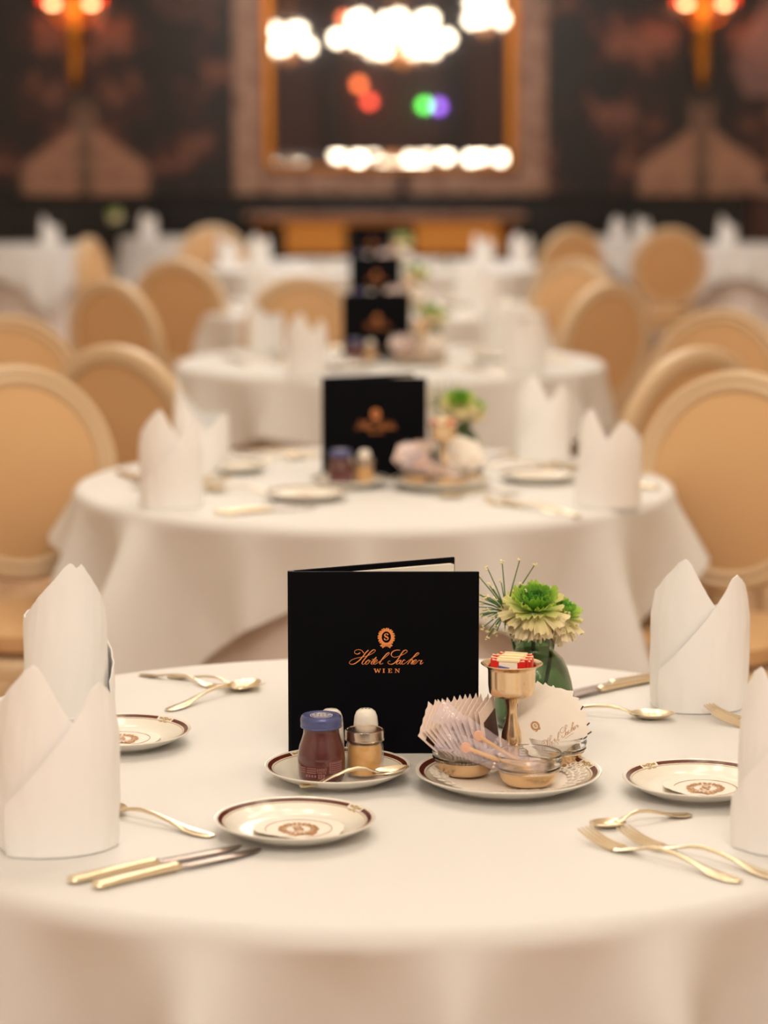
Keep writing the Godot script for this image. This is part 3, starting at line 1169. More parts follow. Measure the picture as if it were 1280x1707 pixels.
func make_ware() -> void:
	var b := MB.new()
	b.lathe(plate_profile(1.0), 72)
	G["plate"] = b.mesh(50)
	# brown band with a gap for the little crest
	b = MB.new()
	var gap := 0.16
	var list := []
	for i in 61:
		var a := lerpf(gap, TAU - gap, i / 60.0)
		var ring := PackedVector3Array()
		for q in [[0.0748, 0.00025], [0.0768, 0.00028], [0.0792, 0.00025], [0.0792, -0.0003], [0.0748, -0.0003]]:
			ring.append(Vector3(cos(a) * q[0], inner_y(q[0]) + q[1], sin(a) * q[0]))
		list.append(ring)
	b.rows(list, true, false, true)
	G["plate_band"] = b.mesh(30)
	b = MB.new()
	list = []
	for i in 73:
		var a := TAU * i / 73
		var ring := PackedVector3Array()
		for q in [[0.0728, 0.0002], [0.0734, 0.0002], [0.0734, -0.0002], [0.0728, -0.0002]]:
			ring.append(Vector3(cos(a) * q[0], inner_y(q[0]) + q[1], sin(a) * q[0]))
		list.append(ring)
	b.rows(list, true, true)
	G["plate_line"] = b.mesh(30)
	b = MB.new()
	var tilt := atan((inner_y(0.079) - inner_y(0.07)) / 0.009)
	var crest := MB.new()
	crest.ring2d(Vector2(0, 0), Vector2(0.0032, 0.0018), Vector2(0.0046, 0.0028), 0.0, 0.0003, 24, 12, 0.06)
	crest.ring2d(Vector2(0, 0), Vector2(0.0006, 0.0006), Vector2(0.0018, 0.0010), 0.0, 0.0003, 12)
	for s in [-1.0, 1.0]:
		crest.plate2d(PackedVector2Array([Vector2(s * 0.005, -0.0012), Vector2(s * 0.0095, -0.0018), Vector2(s * 0.011, 0.0002), Vector2(s * 0.0092, 0.0019), Vector2(s * 0.005, 0.0012)]), 0.0, 0.0003)
		crest.plate2d(PackedVector2Array([Vector2(s * 0.001, -0.0050), Vector2(s * 0.006, -0.0054), Vector2(s * 0.007, -0.0064), Vector2(s * 0.001, -0.0062)]), 0.0, 0.0003)
	var face := Basis(Vector3(0, 0, -1), Vector3(cos(tilt), sin(tilt), 0), Vector3(-sin(tilt), cos(tilt), 0))
	b.add(crest, Transform3D(face, Vector3(0.0768, inner_y(0.0768), 0)))
	G["plate_crest"] = b.mesh(20)
	# round paper mat with a wavy edge, one side curling up
	b = MB.new()
	var mat_f := func(u: float, w: float) -> Vector3:
		var a := TAU * u
		var rr := 0.047 * w * (1.0 + 0.012 * sin(a * 18) * w)
		return Vector3(cos(a) * rr, 0.0006 + 0.0022 * pow(w, 3.0) * (0.6 + 0.4 * sin(a * 3.0 + 1.0)) + 0.003 * pow(w, 4.0) * maxf(0.0, cos(a - 2.4)), sin(a) * rr)
	b.sheet(54, 6, mat_f, 0.0004, true)
	G["paper_mat"] = b.mesh(60)
	b = MB.new()
	b.ring2d(Vector2.ZERO, Vector2(0.0340, 0.0340), Vector2(0.0347, 0.0347), 0, 0.0002, 60)
	G["mat_line"] = b.mesh(20)

	# fork, spoon, teaspoon, knife: along +x from the handle's end, lying on y = 0
	G["fork"] = fork_mesh(0.205)
	G["spoon_handle"] = handle_mesh(0.128, 0.185)
	G["spoon_bowl"] = spoon_bowl(0.128, 0.058, 0.0195)
	G["tea_handle"] = handle_mesh(0.082, 0.125)
	G["tea_bowl"] = spoon_bowl(0.082, 0.042, 0.0145)
	knife_meshes()
	G["napkin"] = napkin_mesh(0.0)
	G["napkin_alt"] = napkin_mesh(1.0)
	jar_meshes()
	caddy_meshes()
	sachet_meshes()
	flower_meshes()


func section(x: float, y: float, w: float, t: float) -> PackedVector3Array:
	var ring := PackedVector3Array()
	for i in 10:
		var a := TAU * i / 10
		ring.append(Vector3(x, y + sin(a) * t, cos(a) * w))
	return ring


# fiddle handle from x = 0 up to the neck at x = n
func handle_sections(n: float) -> Array:
	var list := []
	for q in [[0.0, 0.0022, 0.0030, 0.0008], [0.012, 0.0022, 0.0062, 0.0011], [0.08, 0.0023, 0.0090, 0.0013], [0.16, 0.0026, 0.0098, 0.0014], [0.26, 0.0036, 0.0086, 0.0015], [0.36, 0.0058, 0.0058, 0.0017], [0.48, 0.0088, 0.0040, 0.0019], [0.64, 0.0120, 0.0029, 0.0021], [0.80, 0.0132, 0.0024, 0.0022], [0.92, 0.0112, 0.0026, 0.0020], [1.0, 0.0082, 0.0034, 0.0016]]:
		list.append(section(q[0] * n, q[1], q[2], q[3]))
	return list


func handle_mesh(n: float, _length: float) -> ArrayMesh:
	var b := MB.new()
	var l := handle_sections(n)
	l.append(section(n + 0.004, 0.0066, 0.0052, 0.0011))
	l.append(section(n + 0.010, 0.0048, 0.0040, 0.0008))
	b.rows(l, true, false, true)
	b.rows([section(n * 0.05, 0.0038, 0.0012, 0.0004), section(n * 0.14, 0.0042, 0.0042, 0.0006), section(n * 0.24, 0.0050, 0.0050, 0.0006), section(n * 0.34, 0.0068, 0.0022, 0.0006)], true, false, true)
	return b.mesh(50)


func spoon_bowl(x0: float, l: float, hw: float) -> ArrayMesh:
	var b := MB.new()
	var f := func(u: float, w: float) -> Vector3:
		var a := lerpf(-0.999, 0.999, u)
		var e := lerpf(-1.0, 1.0, w)
		var wide := hw * sqrt(1.0 - a * a) * (1.0 - 0.16 * a)
		var rho := a * a + e * e * (1.0 - a * a)
		return Vector3(x0 + l * 0.5 * (a + 1.0), 0.0010 + l * 0.13 * rho + 0.001 * a, e * wide)
	b.sheet(22, 12, f, 0.0011)
	return b.mesh(60)


func fork_mesh(length: float) -> ArrayMesh:
	var b := MB.new()
	var n := length * 0.62
	var l := handle_sections(n)
	for q in [[0.010, 0.0062, 0.0075, 0.0012], [0.022, 0.0036, 0.0112, 0.0010], [0.032, 0.0026, 0.0116, 0.0010]]:
		l.append(section(n + q[0], q[1], q[2], q[3]))
	b.rows(l, true, false, true)
	var t0 := n + 0.030
	for i in 4:
		var z := (i - 1.5) * 0.0062
		var path := []
		for k in 7:
			var f := k / 6.0
			path.append(Vector3(lerpf(t0, length, f), 0.0026 + 0.011 * f * f + 0.001 * f, z * (1.0 - 0.06 * f)))
		b.tube(path, [0.0022, 0.0019, 0.0017, 0.0016, 0.0015, 0.0013, 0.0008], 6)
	b.rows([section(n * 0.05, 0.0038, 0.0012, 0.0004), section(n * 0.14, 0.0042, 0.0042, 0.0006), section(n * 0.24, 0.0050, 0.0050, 0.0006), section(n * 0.34, 0.0068, 0.0022, 0.0006)], true, false, true)
	return b.mesh(50)


func knife_meshes() -> void:
	var b := MB.new()
	var l := []
	for q in [[0.0, 0.0045, 0.006, 0.0028], [0.003, 0.0045, 0.0088, 0.0042], [0.012, 0.0046, 0.0096, 0.0045], [0.030, 0.0048, 0.0080, 0.0046], [0.070, 0.0052, 0.0068, 0.0046], [0.088, 0.0054, 0.0070, 0.0048], [0.092, 0.0054, 0.0080, 0.0052], [0.096, 0.0054, 0.0066, 0.0046], [0.100, 0.0054, 0.0050, 0.0030]]:
		l.append(section(q[0], q[1], q[2], q[3]))
	b.rows(l, true, false, true)
	G["knife_handle"] = b.mesh(45)
	b = MB.new()
	l = []
	# x, height, half width, half thickness, sideways shift
	for q in [[0.098, 0.0054, 0.0048, 0.0014, 0.0], [0.108, 0.0050, 0.0068, 0.0012, 0.0006], [0.135, 0.0046, 0.0076, 0.0011, 0.0006], [0.165, 0.0042, 0.0080, 0.0010, 0.0002], [0.185, 0.0038, 0.0070, 0.0009, -0.0012], [0.197, 0.0034, 0.0045, 0.0007, -0.0034], [0.203, 0.0032, 0.0012, 0.0005, -0.0056]]:
		var ring := PackedVector3Array()
		for p in section(q[0], q[1], q[2], q[3]):
			ring.append(p + Vector3(0, 0, q[4]))
		l.append(ring)
	b.rows(l, true, false, true)
	G["knife_blade"] = b.mesh(45)


# folded linen: one sheet wound round itself, its top edge rising to two peaks
func napkin_mesh(kind: float) -> ArrayMesh:
	var b := MB.new()
	var keys := [[-58.0, 0.052], [-40.0, 0.070], [0.0, 0.122], [34.0, 0.168], [44.0, 0.172], [52.0, 0.166], [78.0, 0.148], [100.0, 0.138], [150.0, 0.118], [205.0, 0.112], [250.0, 0.134], [285.0, 0.160], [318.0, 0.188], [328.0, 0.194], [336.0, 0.188], [362.0, 0.146], [392.0, 0.104], [410.0, 0.080]]
	if kind > 0.5:
		keys = [[-70.0, 0.045], [-30.0, 0.080], [20.0, 0.128], [70.0, 0.132], [100.0, 0.130], [150.0, 0.126], [185.0, 0.160], [210.0, 0.184], [226.0, 0.201], [236.0, 0.205], [244.0, 0.197], [254.0, 0.203], [264.0, 0.190], [300.0, 0.150], [350.0, 0.098], [400.0, 0.066]]
	var nn := FastNoiseLite.new()
	nn.seed = 3 + int(kind)
	nn.frequency = 7.0
	var f := func(u: float, w: float) -> Vector3:
		var a0: float = keys[0][0]
		var a1: float = keys[keys.size() - 1][0]
		var a := lerpf(a0, a1, u)
		var h := 0.1
		for i in keys.size() - 1:
			var k0: float = keys[i][0]
			var k1: float = keys[i + 1][0]
			if a >= k0 and a <= k1:
				h = lerpf(keys[i][1], keys[i + 1][1], (a - k0) / (k1 - k0))
		var r := 0.0630 - 0.0085 * smoothstep(0.35, 0.95, u) + 0.0035 * smoothstep(0.12, 0.0, u)
		var y := h * w
		var lean := maxf(0.0, y - 0.115)
		r *= 1.0 - 1.6 * lean
		r += nn.get_noise_2d(a * 0.01, y * 1.5) * 0.0022 + 0.0025 * sin(w * PI) * 0.5
		var q := deg_to_rad(a)
		return Vector3(sin(q) * r, y + 0.0012, cos(q) * r * 0.84)
	b.sheet(96, 14, f, 0.0016)
	return b.mesh(60)


func jar_meshes() -> void:
	var b := MB.new()
	b.lathe([Vector2(0, 0), Vector2(0.0205, 0), Vector2(0.0238, 0.0015), Vector2(0.0258, 0.006), Vector2(0.0262, 0.014), Vector2(0.0264, 0.024), Vector2(0.0259, 0.031), Vector2(0.0243, 0.039), Vector2(0.0216, 0.047), Vector2(0.0200, 0.053), Vector2(0.0196, 0.059), Vector2(0.0200, 0.065), Vector2(0, 0.065)], 56)
	G["ketchup_body"] = b.mesh(50)
	b = MB.new()
	b.lathe([Vector2(0.0208, 0.0600), Vector2(0.0228, 0.0602), Vector2(0.0232, 0.0615), Vector2(0.0226, 0.0630), Vector2(0.0230, 0.0650), Vector2(0.0231, 0.0690), Vector2(0.0222, 0.0722), Vector2(0.0205, 0.0738), Vector2(0.0185, 0.0736), Vector2(0.0180, 0.0728), Vector2(0.0, 0.0728), Vector2(0, 0.066), Vector2(0.0208, 0.066), Vector2(0.0208, 0.0600)], 56)
	G["ketchup_lid"] = b.mesh(35)
	b = MB.new()
	b.ring2d(Vector2.ZERO, Vector2(0.0118, 0.0118), Vector2(0.0124, 0.0124), 0, 0.0003, 40)
	for i in 5:
		var x := (i - 2) * 0.0042
		b.ring2d(Vector2(x, 0.0015), Vector2(0.0010, 0.0024), Vector2(0.0018, 0.0034), 0, 0.0003, 14)
	b.plate2d(PackedVector2Array([Vector2(-0.008, -0.006), Vector2(0.008, -0.006), Vector2(0.007, -0.0045), Vector2(-0.007, -0.0045)]), 0, 0.0003)
	b.plate2d(PackedVector2Array([Vector2(-0.005, 0.0075), Vector2(0.005, 0.0075), Vector2(0.003, 0.0095), Vector2(0, 0.0085), Vector2(-0.003, 0.0095)]), 0, 0.0003)
	G["lid_ornament"] = b.mesh(20)
	# print low on the jar
	b = MB.new()
	var r := 0.0265
	bent_letters("GREAT", 0.0027, r, 0.03, 0.0172, b)
	bent_letters("TASTE", 0.0027, r, 0.03, 0.0138, b)
	for k in 2:
		for i in 3:
			bent_bar(b, r, -0.12 + i * 0.105, -0.04 + i * 0.105, 0.0108 - k * 0.0025, 0.0018)
	for k in 3:
		bent_bar(b, r, -0.62, -0.20, 0.0182 - k * 0.0024, 0.0009)
		bent_bar(b, r, -1.05, -0.70, 0.0182 - k * 0.0024, 0.0009)
	for i in 4:
		bent_bar(b, r, -0.66 + i * 0.13, -0.59 + i * 0.13, 0.0098, 0.0026)
	for k in 5:
		bent_bar(b, r, 0.42, 1.02, 0.0235 - k * 0.0022, 0.0009)
	bent_bar(b, r, 0.37, 0.40, 0.0190, 0.0110)
	bent_bar(b, r, 0.37, 1.05, 0.0250, 0.0005)
	bent_bar(b, r, 0.37, 1.05, 0.0130, 0.0005)
	G["ketchup_print"] = b.mesh(10)

	b = MB.new()
	b.lathe([Vector2(0, 0), Vector2(0.0190, 0), Vector2(0.0207, 0.0016), Vector2(0.0212, 0.005), Vector2(0.0212, 0.032), Vector2(0.0206, 0.0365), Vector2(0.0196, 0.0385), Vector2(0.0196, 0.046), Vector2(0.0178, 0.046), Vector2(0.0178, 0.0385), Vector2(0.0190, 0.0350), Vector2(0.0194, 0.031), Vector2(0.0194, 0.006), Vector2(0.0180, 0.0035), Vector2(0, 0.0035)], 48)
	G["mustard_glass"] = b.mesh(45)
	b = MB.new()
	b.lathe([Vector2(0, 0.0037), Vector2(0.0176, 0.0038), Vector2(0.0191, 0.0066), Vector2(0.0192, 0.0325), Vector2(0.0186, 0.0355), Vector2(0.0174, 0.0385), Vector2(0, 0.0392)], 48)
	G["mustard_fill"] = b.mesh(45)
	b = MB.new()
	b.lathe([Vector2(0.0200, 0.0420), Vector2(0.0222, 0.0422), Vector2(0.0225, 0.0434), Vector2(0.0221, 0.0444), Vector2(0.0221, 0.0520), Vector2(0.0214, 0.0537), Vector2(0.0198, 0.0540), Vector2(0.0192, 0.0533), Vector2(0, 0.0533), Vector2(0, 0.0465), Vector2(0.0200, 0.0465), Vector2(0.0200, 0.0420)], 48)
	G["mustard_lid"] = b.mesh(35)
	b = MB.new()
	b.lathe([Vector2(0, 0.0), Vector2(0.0150, 0.0), Vector2(0.0158, 0.001), Vector2(0.0160, 0.003), Vector2(0.0150, 0.030), Vector2(0.0139, 0.050), Vector2(0.0130, 0.058), Vector2(0.0108, 0.0634), Vector2(0.0070, 0.0662), Vector2(0, 0.0668)], 40)
	G["shaker"] = b.mesh(50)
	b = MB.new()
	b.lathe([Vector2(0, 0.0660), Vector2(0.0011, 0.0660), Vector2(0.0011, 0.0670), Vector2(0, 0.0670)], 10)
	G["shaker_hole"] = b.mesh(30)


func caddy_meshes() -> void:
	var b := MB.new()
	b.lathe([Vector2(0, 0.008), Vector2(0.020, 0.008), Vector2(0.020, 0.011), Vector2(0.012, 0.013), Vector2(0.0085, 0.020), Vector2(0.0095, 0.027), Vector2(0.0116, 0.036), Vector2(0.0108, 0.046), Vector2(0.0074, 0.058), Vector2(0.0058, 0.068), Vector2(0.0064, 0.078), Vector2(0.0100, 0.085), Vector2(0.0112, 0.0865), Vector2(0.0104, 0.088), Vector2(0, 0.088)], 36)
	G["caddy_stem"] = b.mesh(45)
	b = MB.new()
	b.lathe([Vector2(0, 0.087), Vector2(0.016, 0.087), Vector2(0.0225, 0.0885), Vector2(0.0250, 0.0915), Vector2(0.0262, 0.100), Vector2(0.0266, 0.118), Vector2(0.0288, 0.1212), Vector2(0.0330, 0.1234), Vector2(0.0347, 0.1247), Vector2(0.0338, 0.1254), Vector2(0.0284, 0.1232), Vector2(0.0256, 0.1190), Vector2(0.0252, 0.100), Vector2(0.0240, 0.0925), Vector2(0.0215, 0.0900), Vector2(0, 0.0892)], 56)
	G["caddy_cup"] = b.mesh(45)
	b = MB.new()
	b.lathe([Vector2(0, 0.0), Vector2(0.0215, 0.0), Vector2(0.0262, 0.0014), Vector2(0.0300, 0.0060), Vector2(0.0318, 0.0125), Vector2(0.0330, 0.0148), Vector2(0.0346, 0.0155), Vector2(0.0348, 0.0166), Vector2(0.0332, 0.0168), Vector2(0.0312, 0.0140), Vector2(0.0292, 0.0070), Vector2(0.0256, 0.0026), Vector2(0, 0.0014)], 48)
	G["caddy_dish"] = b.mesh(45)
	# glass bowl with two rounded ridges
	b = MB.new()
	b.lathe([Vector2(0, 0.0020), Vector2(0.0240, 0.0024), Vector2(0.0284, 0.0070), Vector2(0.0300, 0.0150), Vector2(0.0350, 0.0182), Vector2(0.0366, 0.0204), Vector2(0.0356, 0.0224), Vector2(0.0366, 0.0248), Vector2(0.0374, 0.0276), Vector2(0.0366, 0.0300), Vector2(0.0374, 0.0325), Vector2(0.0378, 0.0345), Vector2(0.0370, 0.0358), Vector2(0.0356, 0.0354), Vector2(0.0346, 0.0320), Vector2(0.0336, 0.0240), Vector2(0.0312, 0.0200), Vector2(0.0282, 0.0165), Vector2(0.0264, 0.0085), Vector2(0.0228, 0.0046), Vector2(0, 0.0042)], 56)
	G["glass_bowl"] = b.mesh(50)
	# lace doily: plain middle, open edge of loops
	b = MB.new()
	var f := func(u: float, w: float) -> Vector3:
		var a := TAU * u
		var rr := 0.066 * w
		return Vector3(cos(a) * rr, 0.0006 + 0.0030 * pow(w, 5.0) * (0.5 + 0.5 * sin(a * 4 + 1)), sin(a) * rr)
	b.sheet(60, 6, f, 0.0004, true)
	G["doily_middle"] = b.mesh(60)
	b = MB.new()
	var n := 40
	for k in n:
		var a := TAU * k / n
		var lift := 0.0036 + 0.0030 * (0.5 + 0.5 * sin(a * 4 + 1))
		for q in [[0.0690, 0.0034], [0.0755, 0.0044], [0.0830, 0.0040]]:
			var ring := MB.new()
			ring.ring2d(Vector2.ZERO, Vector2.ONE * (q[1] - 0.0016), Vector2.ONE * (q[1] + 0.0008), -0.0002, 0.0002, 10)
			var aa: float = a + (0.5 * TAU / n if q[0] > 0.072 and q[0] < 0.08 else 0.0)
			var d := Vector3(cos(aa), 0, sin(aa))
			var slope: float = (q[0] - 0.066) * 0.30
			b.add(ring, Transform3D(Basis(d.cross(Vector3.UP), d, Vector3.UP).rotated(d.cross(Vector3.UP), 0.3), d * q[0] + Vector3(0, lift + slope, 0)))
	G["doily_lace"] = b.mesh(30)


func pillow(w: float, h: float, puff: float, crimp := 0.0035) -> ArrayMesh:
	var b := MB.new()
	var list := []
	for s in [1.0, -1.0]:
		for j in 9:
			var e: float = lerpf(-1, 1, j / 8.0) * s
			var ring := PackedVector3Array()
			for i in 9:
				var a := lerpf(-1, 1, i / 8.0)
				var p := maxf(0.0, 1.0 - pow(absf(a), 4.0)) * maxf(0.0, 1.0 - pow(absf(e) * (1.0 + crimp / h), 6.0))
				var zig := 0.0
				if j == 0 or j == 8:
					zig = 0.0006 * (1 if i % 2 == 0 else -1)
				ring.append(Vector3(a * w / 2, (e * h / 2) + zig * signf(e), s * (0.00025 + puff * p)))
			list.append(ring)
	b.rows(list, false, true)
	# side seams
	var m := list.size()
	for side in [0, 8]:
		for j in 8:
			var ids := PackedInt32Array()
			for q in [list[j][side], list[j + 1][side], list[m - 2 - j][side], list[m - 1 - j][side]]:
				ids.append(b.vert(q))
			if side == 0:
				b.quad(ids[0], ids[3], ids[2], ids[1])
			else:
				b.quad(ids[0], ids[1], ids[2], ids[3])
	return b.mesh(50)


func sachet_meshes() -> void:
	G["tea_sachet"] = pillow(0.052, 0.067, 0.0009)
	G["sugar_sachet"] = pillow(0.060, 0.074, 0.0016)
	G["sweet_sachet"] = pillow(0.047, 0.035, 0.0011)
	G["brown_panel"] = box_mesh(Vector3(0.040, 0.034, 0.0004), 0.0001)
	G["brown_strip"] = box_mesh(Vector3(0.0065, 0.020, 0.0004), 0.0001)
	G["red_band"] = box_mesh(Vector3(0.0085, 0.026, 0.0033), 0.0004)
	G["cream_edge"] = box_mesh(Vector3(0.026, 0.0030, 0.0036), 0.0004)
	G["blue_mark"] = box_mesh(Vector3(0.0165, 0.0075, 0.0004), 0.0001)
	var b := MB.new()
	var tube_rows := []
	for j in 31:
		var w := j / 30.0
		var flat := clampf(smoothstep(0.16, 0.0, w) + smoothstep(0.84, 1.0, w), 0, 1)
		var ring := PackedVector3Array()
		for i in 24:
			var a := TAU * i / 24.0
			var wr := 0.0004 * sin(w * 37.0 + a * 3.0)
			ring.append(Vector3(cos(a) * (lerpf(0.0115, 0.0135, flat) + wr), w * 0.128, sin(a) * (lerpf(0.0045, 0.0004, flat) + wr * 0.6)))
		tube_rows.append(ring)
	b.rows(tube_rows)
	G["sleeve"] = b.mesh(60)
	b = MB.new()
	b.tube([Vector3(0, 0.012, 0), Vector3(0, 0.05, 0), Vector3(0, 0.078, 0)], [0.0026, 0.0024, 0.0022], 8)
	G["stick"] = b.mesh(40)
	b = MB.new()
	b.lathe([Vector2(0, -0.0016), Vector2(0.0052, -0.0014), Vector2(0.0062, 0), Vector2(0.0052, 0.0014), Vector2(0, 0.0016)], 20)
	G["stick_tip"] = b.mesh(40)
	b = MB.new()
	script_words(b, 0.0000530, 7.0, 11.0, 0.0, 0.00012)
	stroke(b, [Vector2(60, -130), Vector2(280, -130)], 0.0000530, 6, 6, 0.0, 0.00012)
	stroke(b, [Vector2(-280, -130), Vector2(-60, -130)], 0.0000530, 6, 6, 0.0, 0.00012)
	G["sachet_words"] = b.mesh(10)
	b = MB.new()
	wreath(b, 0.0058, 0.0, 0.00012, true)
	b.ring2d(Vector2.ZERO, Vector2(0.0005, 0.001), Vector2(0.0014, 0.0022), 0.0, 0.00012, 14)
	G["sachet_wreath"] = b.mesh(10)


func petal_mesh(l: float, w: float, cup: float, c0: Color, c1: Color, sd: int) -> ArrayMesh:
	var b := MB.new()
	var f := func(u: float, k: float) -> Vector3:
		var a := lerpf(-1, 1, u)
		var wide := w * (0.30 + 0.70 * pow(k, 0.7)) * (1.0 - 0.12 * k * k)
		var ruff := k * k * 0.13 * w * sin(a * 7.0 + sd) + k * 0.05 * w * sin(a * 13 + sd * 2.0)
		return Vector3(a * wide / 2, l * k * (1.0 - 0.10 * a * a + 0.06 * k * sin(a * 9.0 + sd)), cup * l * (k * k) * 0.5 + cup * 0.3 * a * a * wide + ruff)
	b.sheet(10, 6, f, 0.0004)
	for p in b.v:
		b.col.append(c0.lerp(c1, clampf(p.y / l, 0, 1)))
	return b.mesh(70)


const RINGS := [
	[5, 0.004, 78.0, 0.015, 0.011, 0.5], [7, 0.006, 66.0, 0.018, 0.013, 0.6], [9, 0.008, 52.0, 0.021, 0.015, 0.45], [10, 0.009, 36.0, 0.025, 0.016, 0.3],
	[11, 0.010, 18.0, 0.028, 0.017, 0.0], [12, 0.010, -2.0, 0.030, 0.018, -0.3], [12, 0.010, -24.0, 0.032, 0.018, -0.5], [10, 0.009, -46.0, 0.032, 0.018, -0.5], [8, 0.007, -64.0, 0.030, 0.017, -0.3],
]


func ring_color(i: int) -> Array:
	var g := [Color(0.05, 0.20, 0.02), Color(0.10, 0.34, 0.03), Color(0.26, 0.55, 0.05), Color(0.50, 0.70, 0.10), Color(0.84, 0.76, 0.34), Color(0.93, 0.80, 0.48), Color(0.95, 0.80, 0.52), Color(0.95, 0.80, 0.53), Color(0.95, 0.80, 0.54)]
	var c: Color = g[i]
	var base: Color = g[maxi(i - (2 if i < 4 else 1), 0)]
	return [base, c]


func flower_meshes() -> void:
	for i in RINGS.size():
		var q: Array = RINGS[i]
		var cs := ring_color(i)
		for v in 2:
			G["petal %d %d" % [i, v]] = petal_mesh(q[3], q[4], q[5], cs[0], cs[1], i * 3 + v * 7 + 1)
	# the same bloom in one piece, for vases too far to tell petals apart
	var b := MB.new()
	var r := RandomNumberGenerator.new()
	r.seed = 4
	for i in RINGS.size():
		var q: Array = RINGS[i]
		if i % 2 == 1 and i > 2:
			continue
		var cs := ring_color(i)
		var p := MB.new()
		var n: int = q[0]
		p.sheet(4, 3, func(u: float, k: float) -> Vector3: return Vector3((u - 0.5) * q[4] * (0.4 + 0.6 * k), q[3] * k, q[5] * q[3] * k * k * 0.5 + 0.002 * k * sin(u * 9.0)), 0.0005)
		for w in p.v:
			p.col.append(cs[0].lerp(cs[1], clampf(w.y / q[3], 0, 1)))
		for k in n:
			b.add(p, petal_place(q, k, r))
	G["far_bloom"] = b.mesh(70)
	b = MB.new()
	b.tube([Vector3(0, 0, 0), Vector3(0, 1, 0)], 0.0026, 8)
	G["bloom_stem"] = b.mesh(40)
	# umbel: thin rays from one point, a floret at each end
	for far in 2:
		b = MB.new()
		var fl := MB.new()
		r.seed = 8
		for k in 40:
			var d := Vector3(r.randf_range(-1, 1), r.randf_range(-0.6, 1.0), r.randf_range(-0.7, 0.8)).normalized()
			if d.x > 0.35 and d.y < 0.5:
				d.x = -d.x
			var l := r.randf_range(0.030, 0.046)
			if k < 5:
				l = 0.058 + 0.003 * k
				d = Vector3(-0.75 + 0.33 * k, 1.0, 0.1).normalized()
			var tip := d * l
			b.tube([Vector3.ZERO, d * l * 0.5 + Vector3(0, 0.002, 0), tip], [0.0009, 0.0008, 0.0006], 5 if far == 0 else 3)
			for e in 5:
				var w := Vector3(r.randf_range(-1, 1), r.randf_range(-1, 1), r.randf_range(-1, 1)) * 0.0022
				fl.lathe([Vector2(0, -0.0014), Vector2(0.0014, 0), Vector2(0, 0.0014)], 6, tip + w)
		G["umbel_rays %d" % far] = b.mesh(40)
		G["umbel_florets %d" % far] = fl.mesh(60)
	b = MB.new()
	var wall := [Vector2(0.0400, 0), Vector2(0.0470, 0.003), Vector2(0.0505, 0.012), Vector2(0.0510, 0.024), Vector2(0.0495, 0.040), Vector2(0.0465, 0.056), Vector2(0.0420, 0.071), Vector2(0.0360, 0.083), Vector2(0.0290, 0.0900), Vector2(0.0240, 0.0945), Vector2(0.0228, 0.100), Vector2(0.0232, 0.1125)]
	var vase := [Vector2(0, 0)]
	vase.append_array(wall)
	vase.append_array([Vector2(0.0230, 0.1146), Vector2(0.0212, 0.1146)])
	for k in range(wall.size() - 1, 0, -1):
		vase.append(Vector2(wall[k].x - 0.0028, maxf(wall[k].y - 0.001, 0.006)))
	vase.append(Vector2(0.036, 0.0055))
	vase.append(Vector2(0, 0.0055))
	b.lathe(vase, 48, Vector3.ZERO, 16, 0.012)
	G["vase"] = b.mesh(50)


func petal_place(q: Array, k: int, r: RandomNumberGenerator) -> Transform3D:
	var n: int = q[0]
	var a: float = TAU * (k + r.randf_range(-0.2, 0.2)) / n + q[2] * 0.11
	var el := deg_to_rad(q[2] + r.randf_range(-6, 6))
	var side := Vector3(-sin(a), 0, cos(a))
	var out := Vector3(cos(a), 0, sin(a))
	var dir := out * cos(el) + Vector3.UP * sin(el)
	var inward := side.cross(dir)
	var sc := r.randf_range(0.88, 1.1)
	return Transform3D(Basis(side, dir, inward).scaled_local(Vector3.ONE * sc), out * q[1] + Vector3(0, 0.004 * sin(el), 0))


# ---------------------------------------------------------------- placing tableware
func lay(x0: float, z0: float, x1: float, z1: float, y := TABLE_Y) -> Transform3D:
	var d := Vector3(x1 - x0, 0, z1 - z0).normalized()
	return Transform3D(Basis(d, Vector3.UP, d.cross(Vector3.UP)), Vector3(x0, y, z0))


func put_fork(x: Transform3D, label: String) -> void:
	solo("fork", G["fork"], M["silver"], label, "fork", x, "silver forks")


func put_spoon(x: Transform3D, label: String, tea := false) -> void:
	var t := thing("spoon", label, "spoon", x, "silver spoons")
	part("handle", G["tea_handle" if tea else "spoon_handle"], M["silver"], t)
	part("bowl", G["tea_bowl" if tea else "spoon_bowl"], M["silver"], t)


func put_knife(x: Transform3D, label: String) -> void:
	var t := thing("knife", label, "knife", x, "silver table knives")
	part("handle", G["knife_handle"], M["silver"], t)
	part("blade", G["knife_blade"], M["blade_steel"], t)


func put_plate(x: float, z: float, turn: float, label: String, k := 1.0) -> void:
	var t := thing("porcelain_plate", label, "plate", Transform3D(Basis(Vector3.UP, turn), Vector3(x, TABLE_Y, z)))
	var s := Transform3D(Basis().scaled(Vector3(k, 1.0 + (k - 1.0) * 0.4, k)), Vector3.ZERO)
	part("plate_body", G["plate"], M["porcelain"], t, s)
	part("brown_band", G["plate_band"], M["brown_glaze"], t, s)
	part("brown_line", G["plate_line"], M["gold_glaze"], t, s)
	part("crest", G["plate_crest"], M["gold_glaze"], t, s)


func put_mat(x: float, z: float, turn: float, label: String) -> void:
	var t := thing("paper_mat", label, "paper mat", Transform3D(Basis(Vector3.UP, turn), Vector3(x, TABLE_Y + 0.0062, z)))
	part("paper", G["paper_mat"], M["paper"], t)
	var up := Transform3D(Basis(Vector3.RIGHT, -PI / 2), Vector3(0, 0.0017, 0))
	part("printed_ring", G["mat_line"], M["print_brown"], t, up)
	emblem_parts(t, 0.0235, up, M["print_gold"], false)


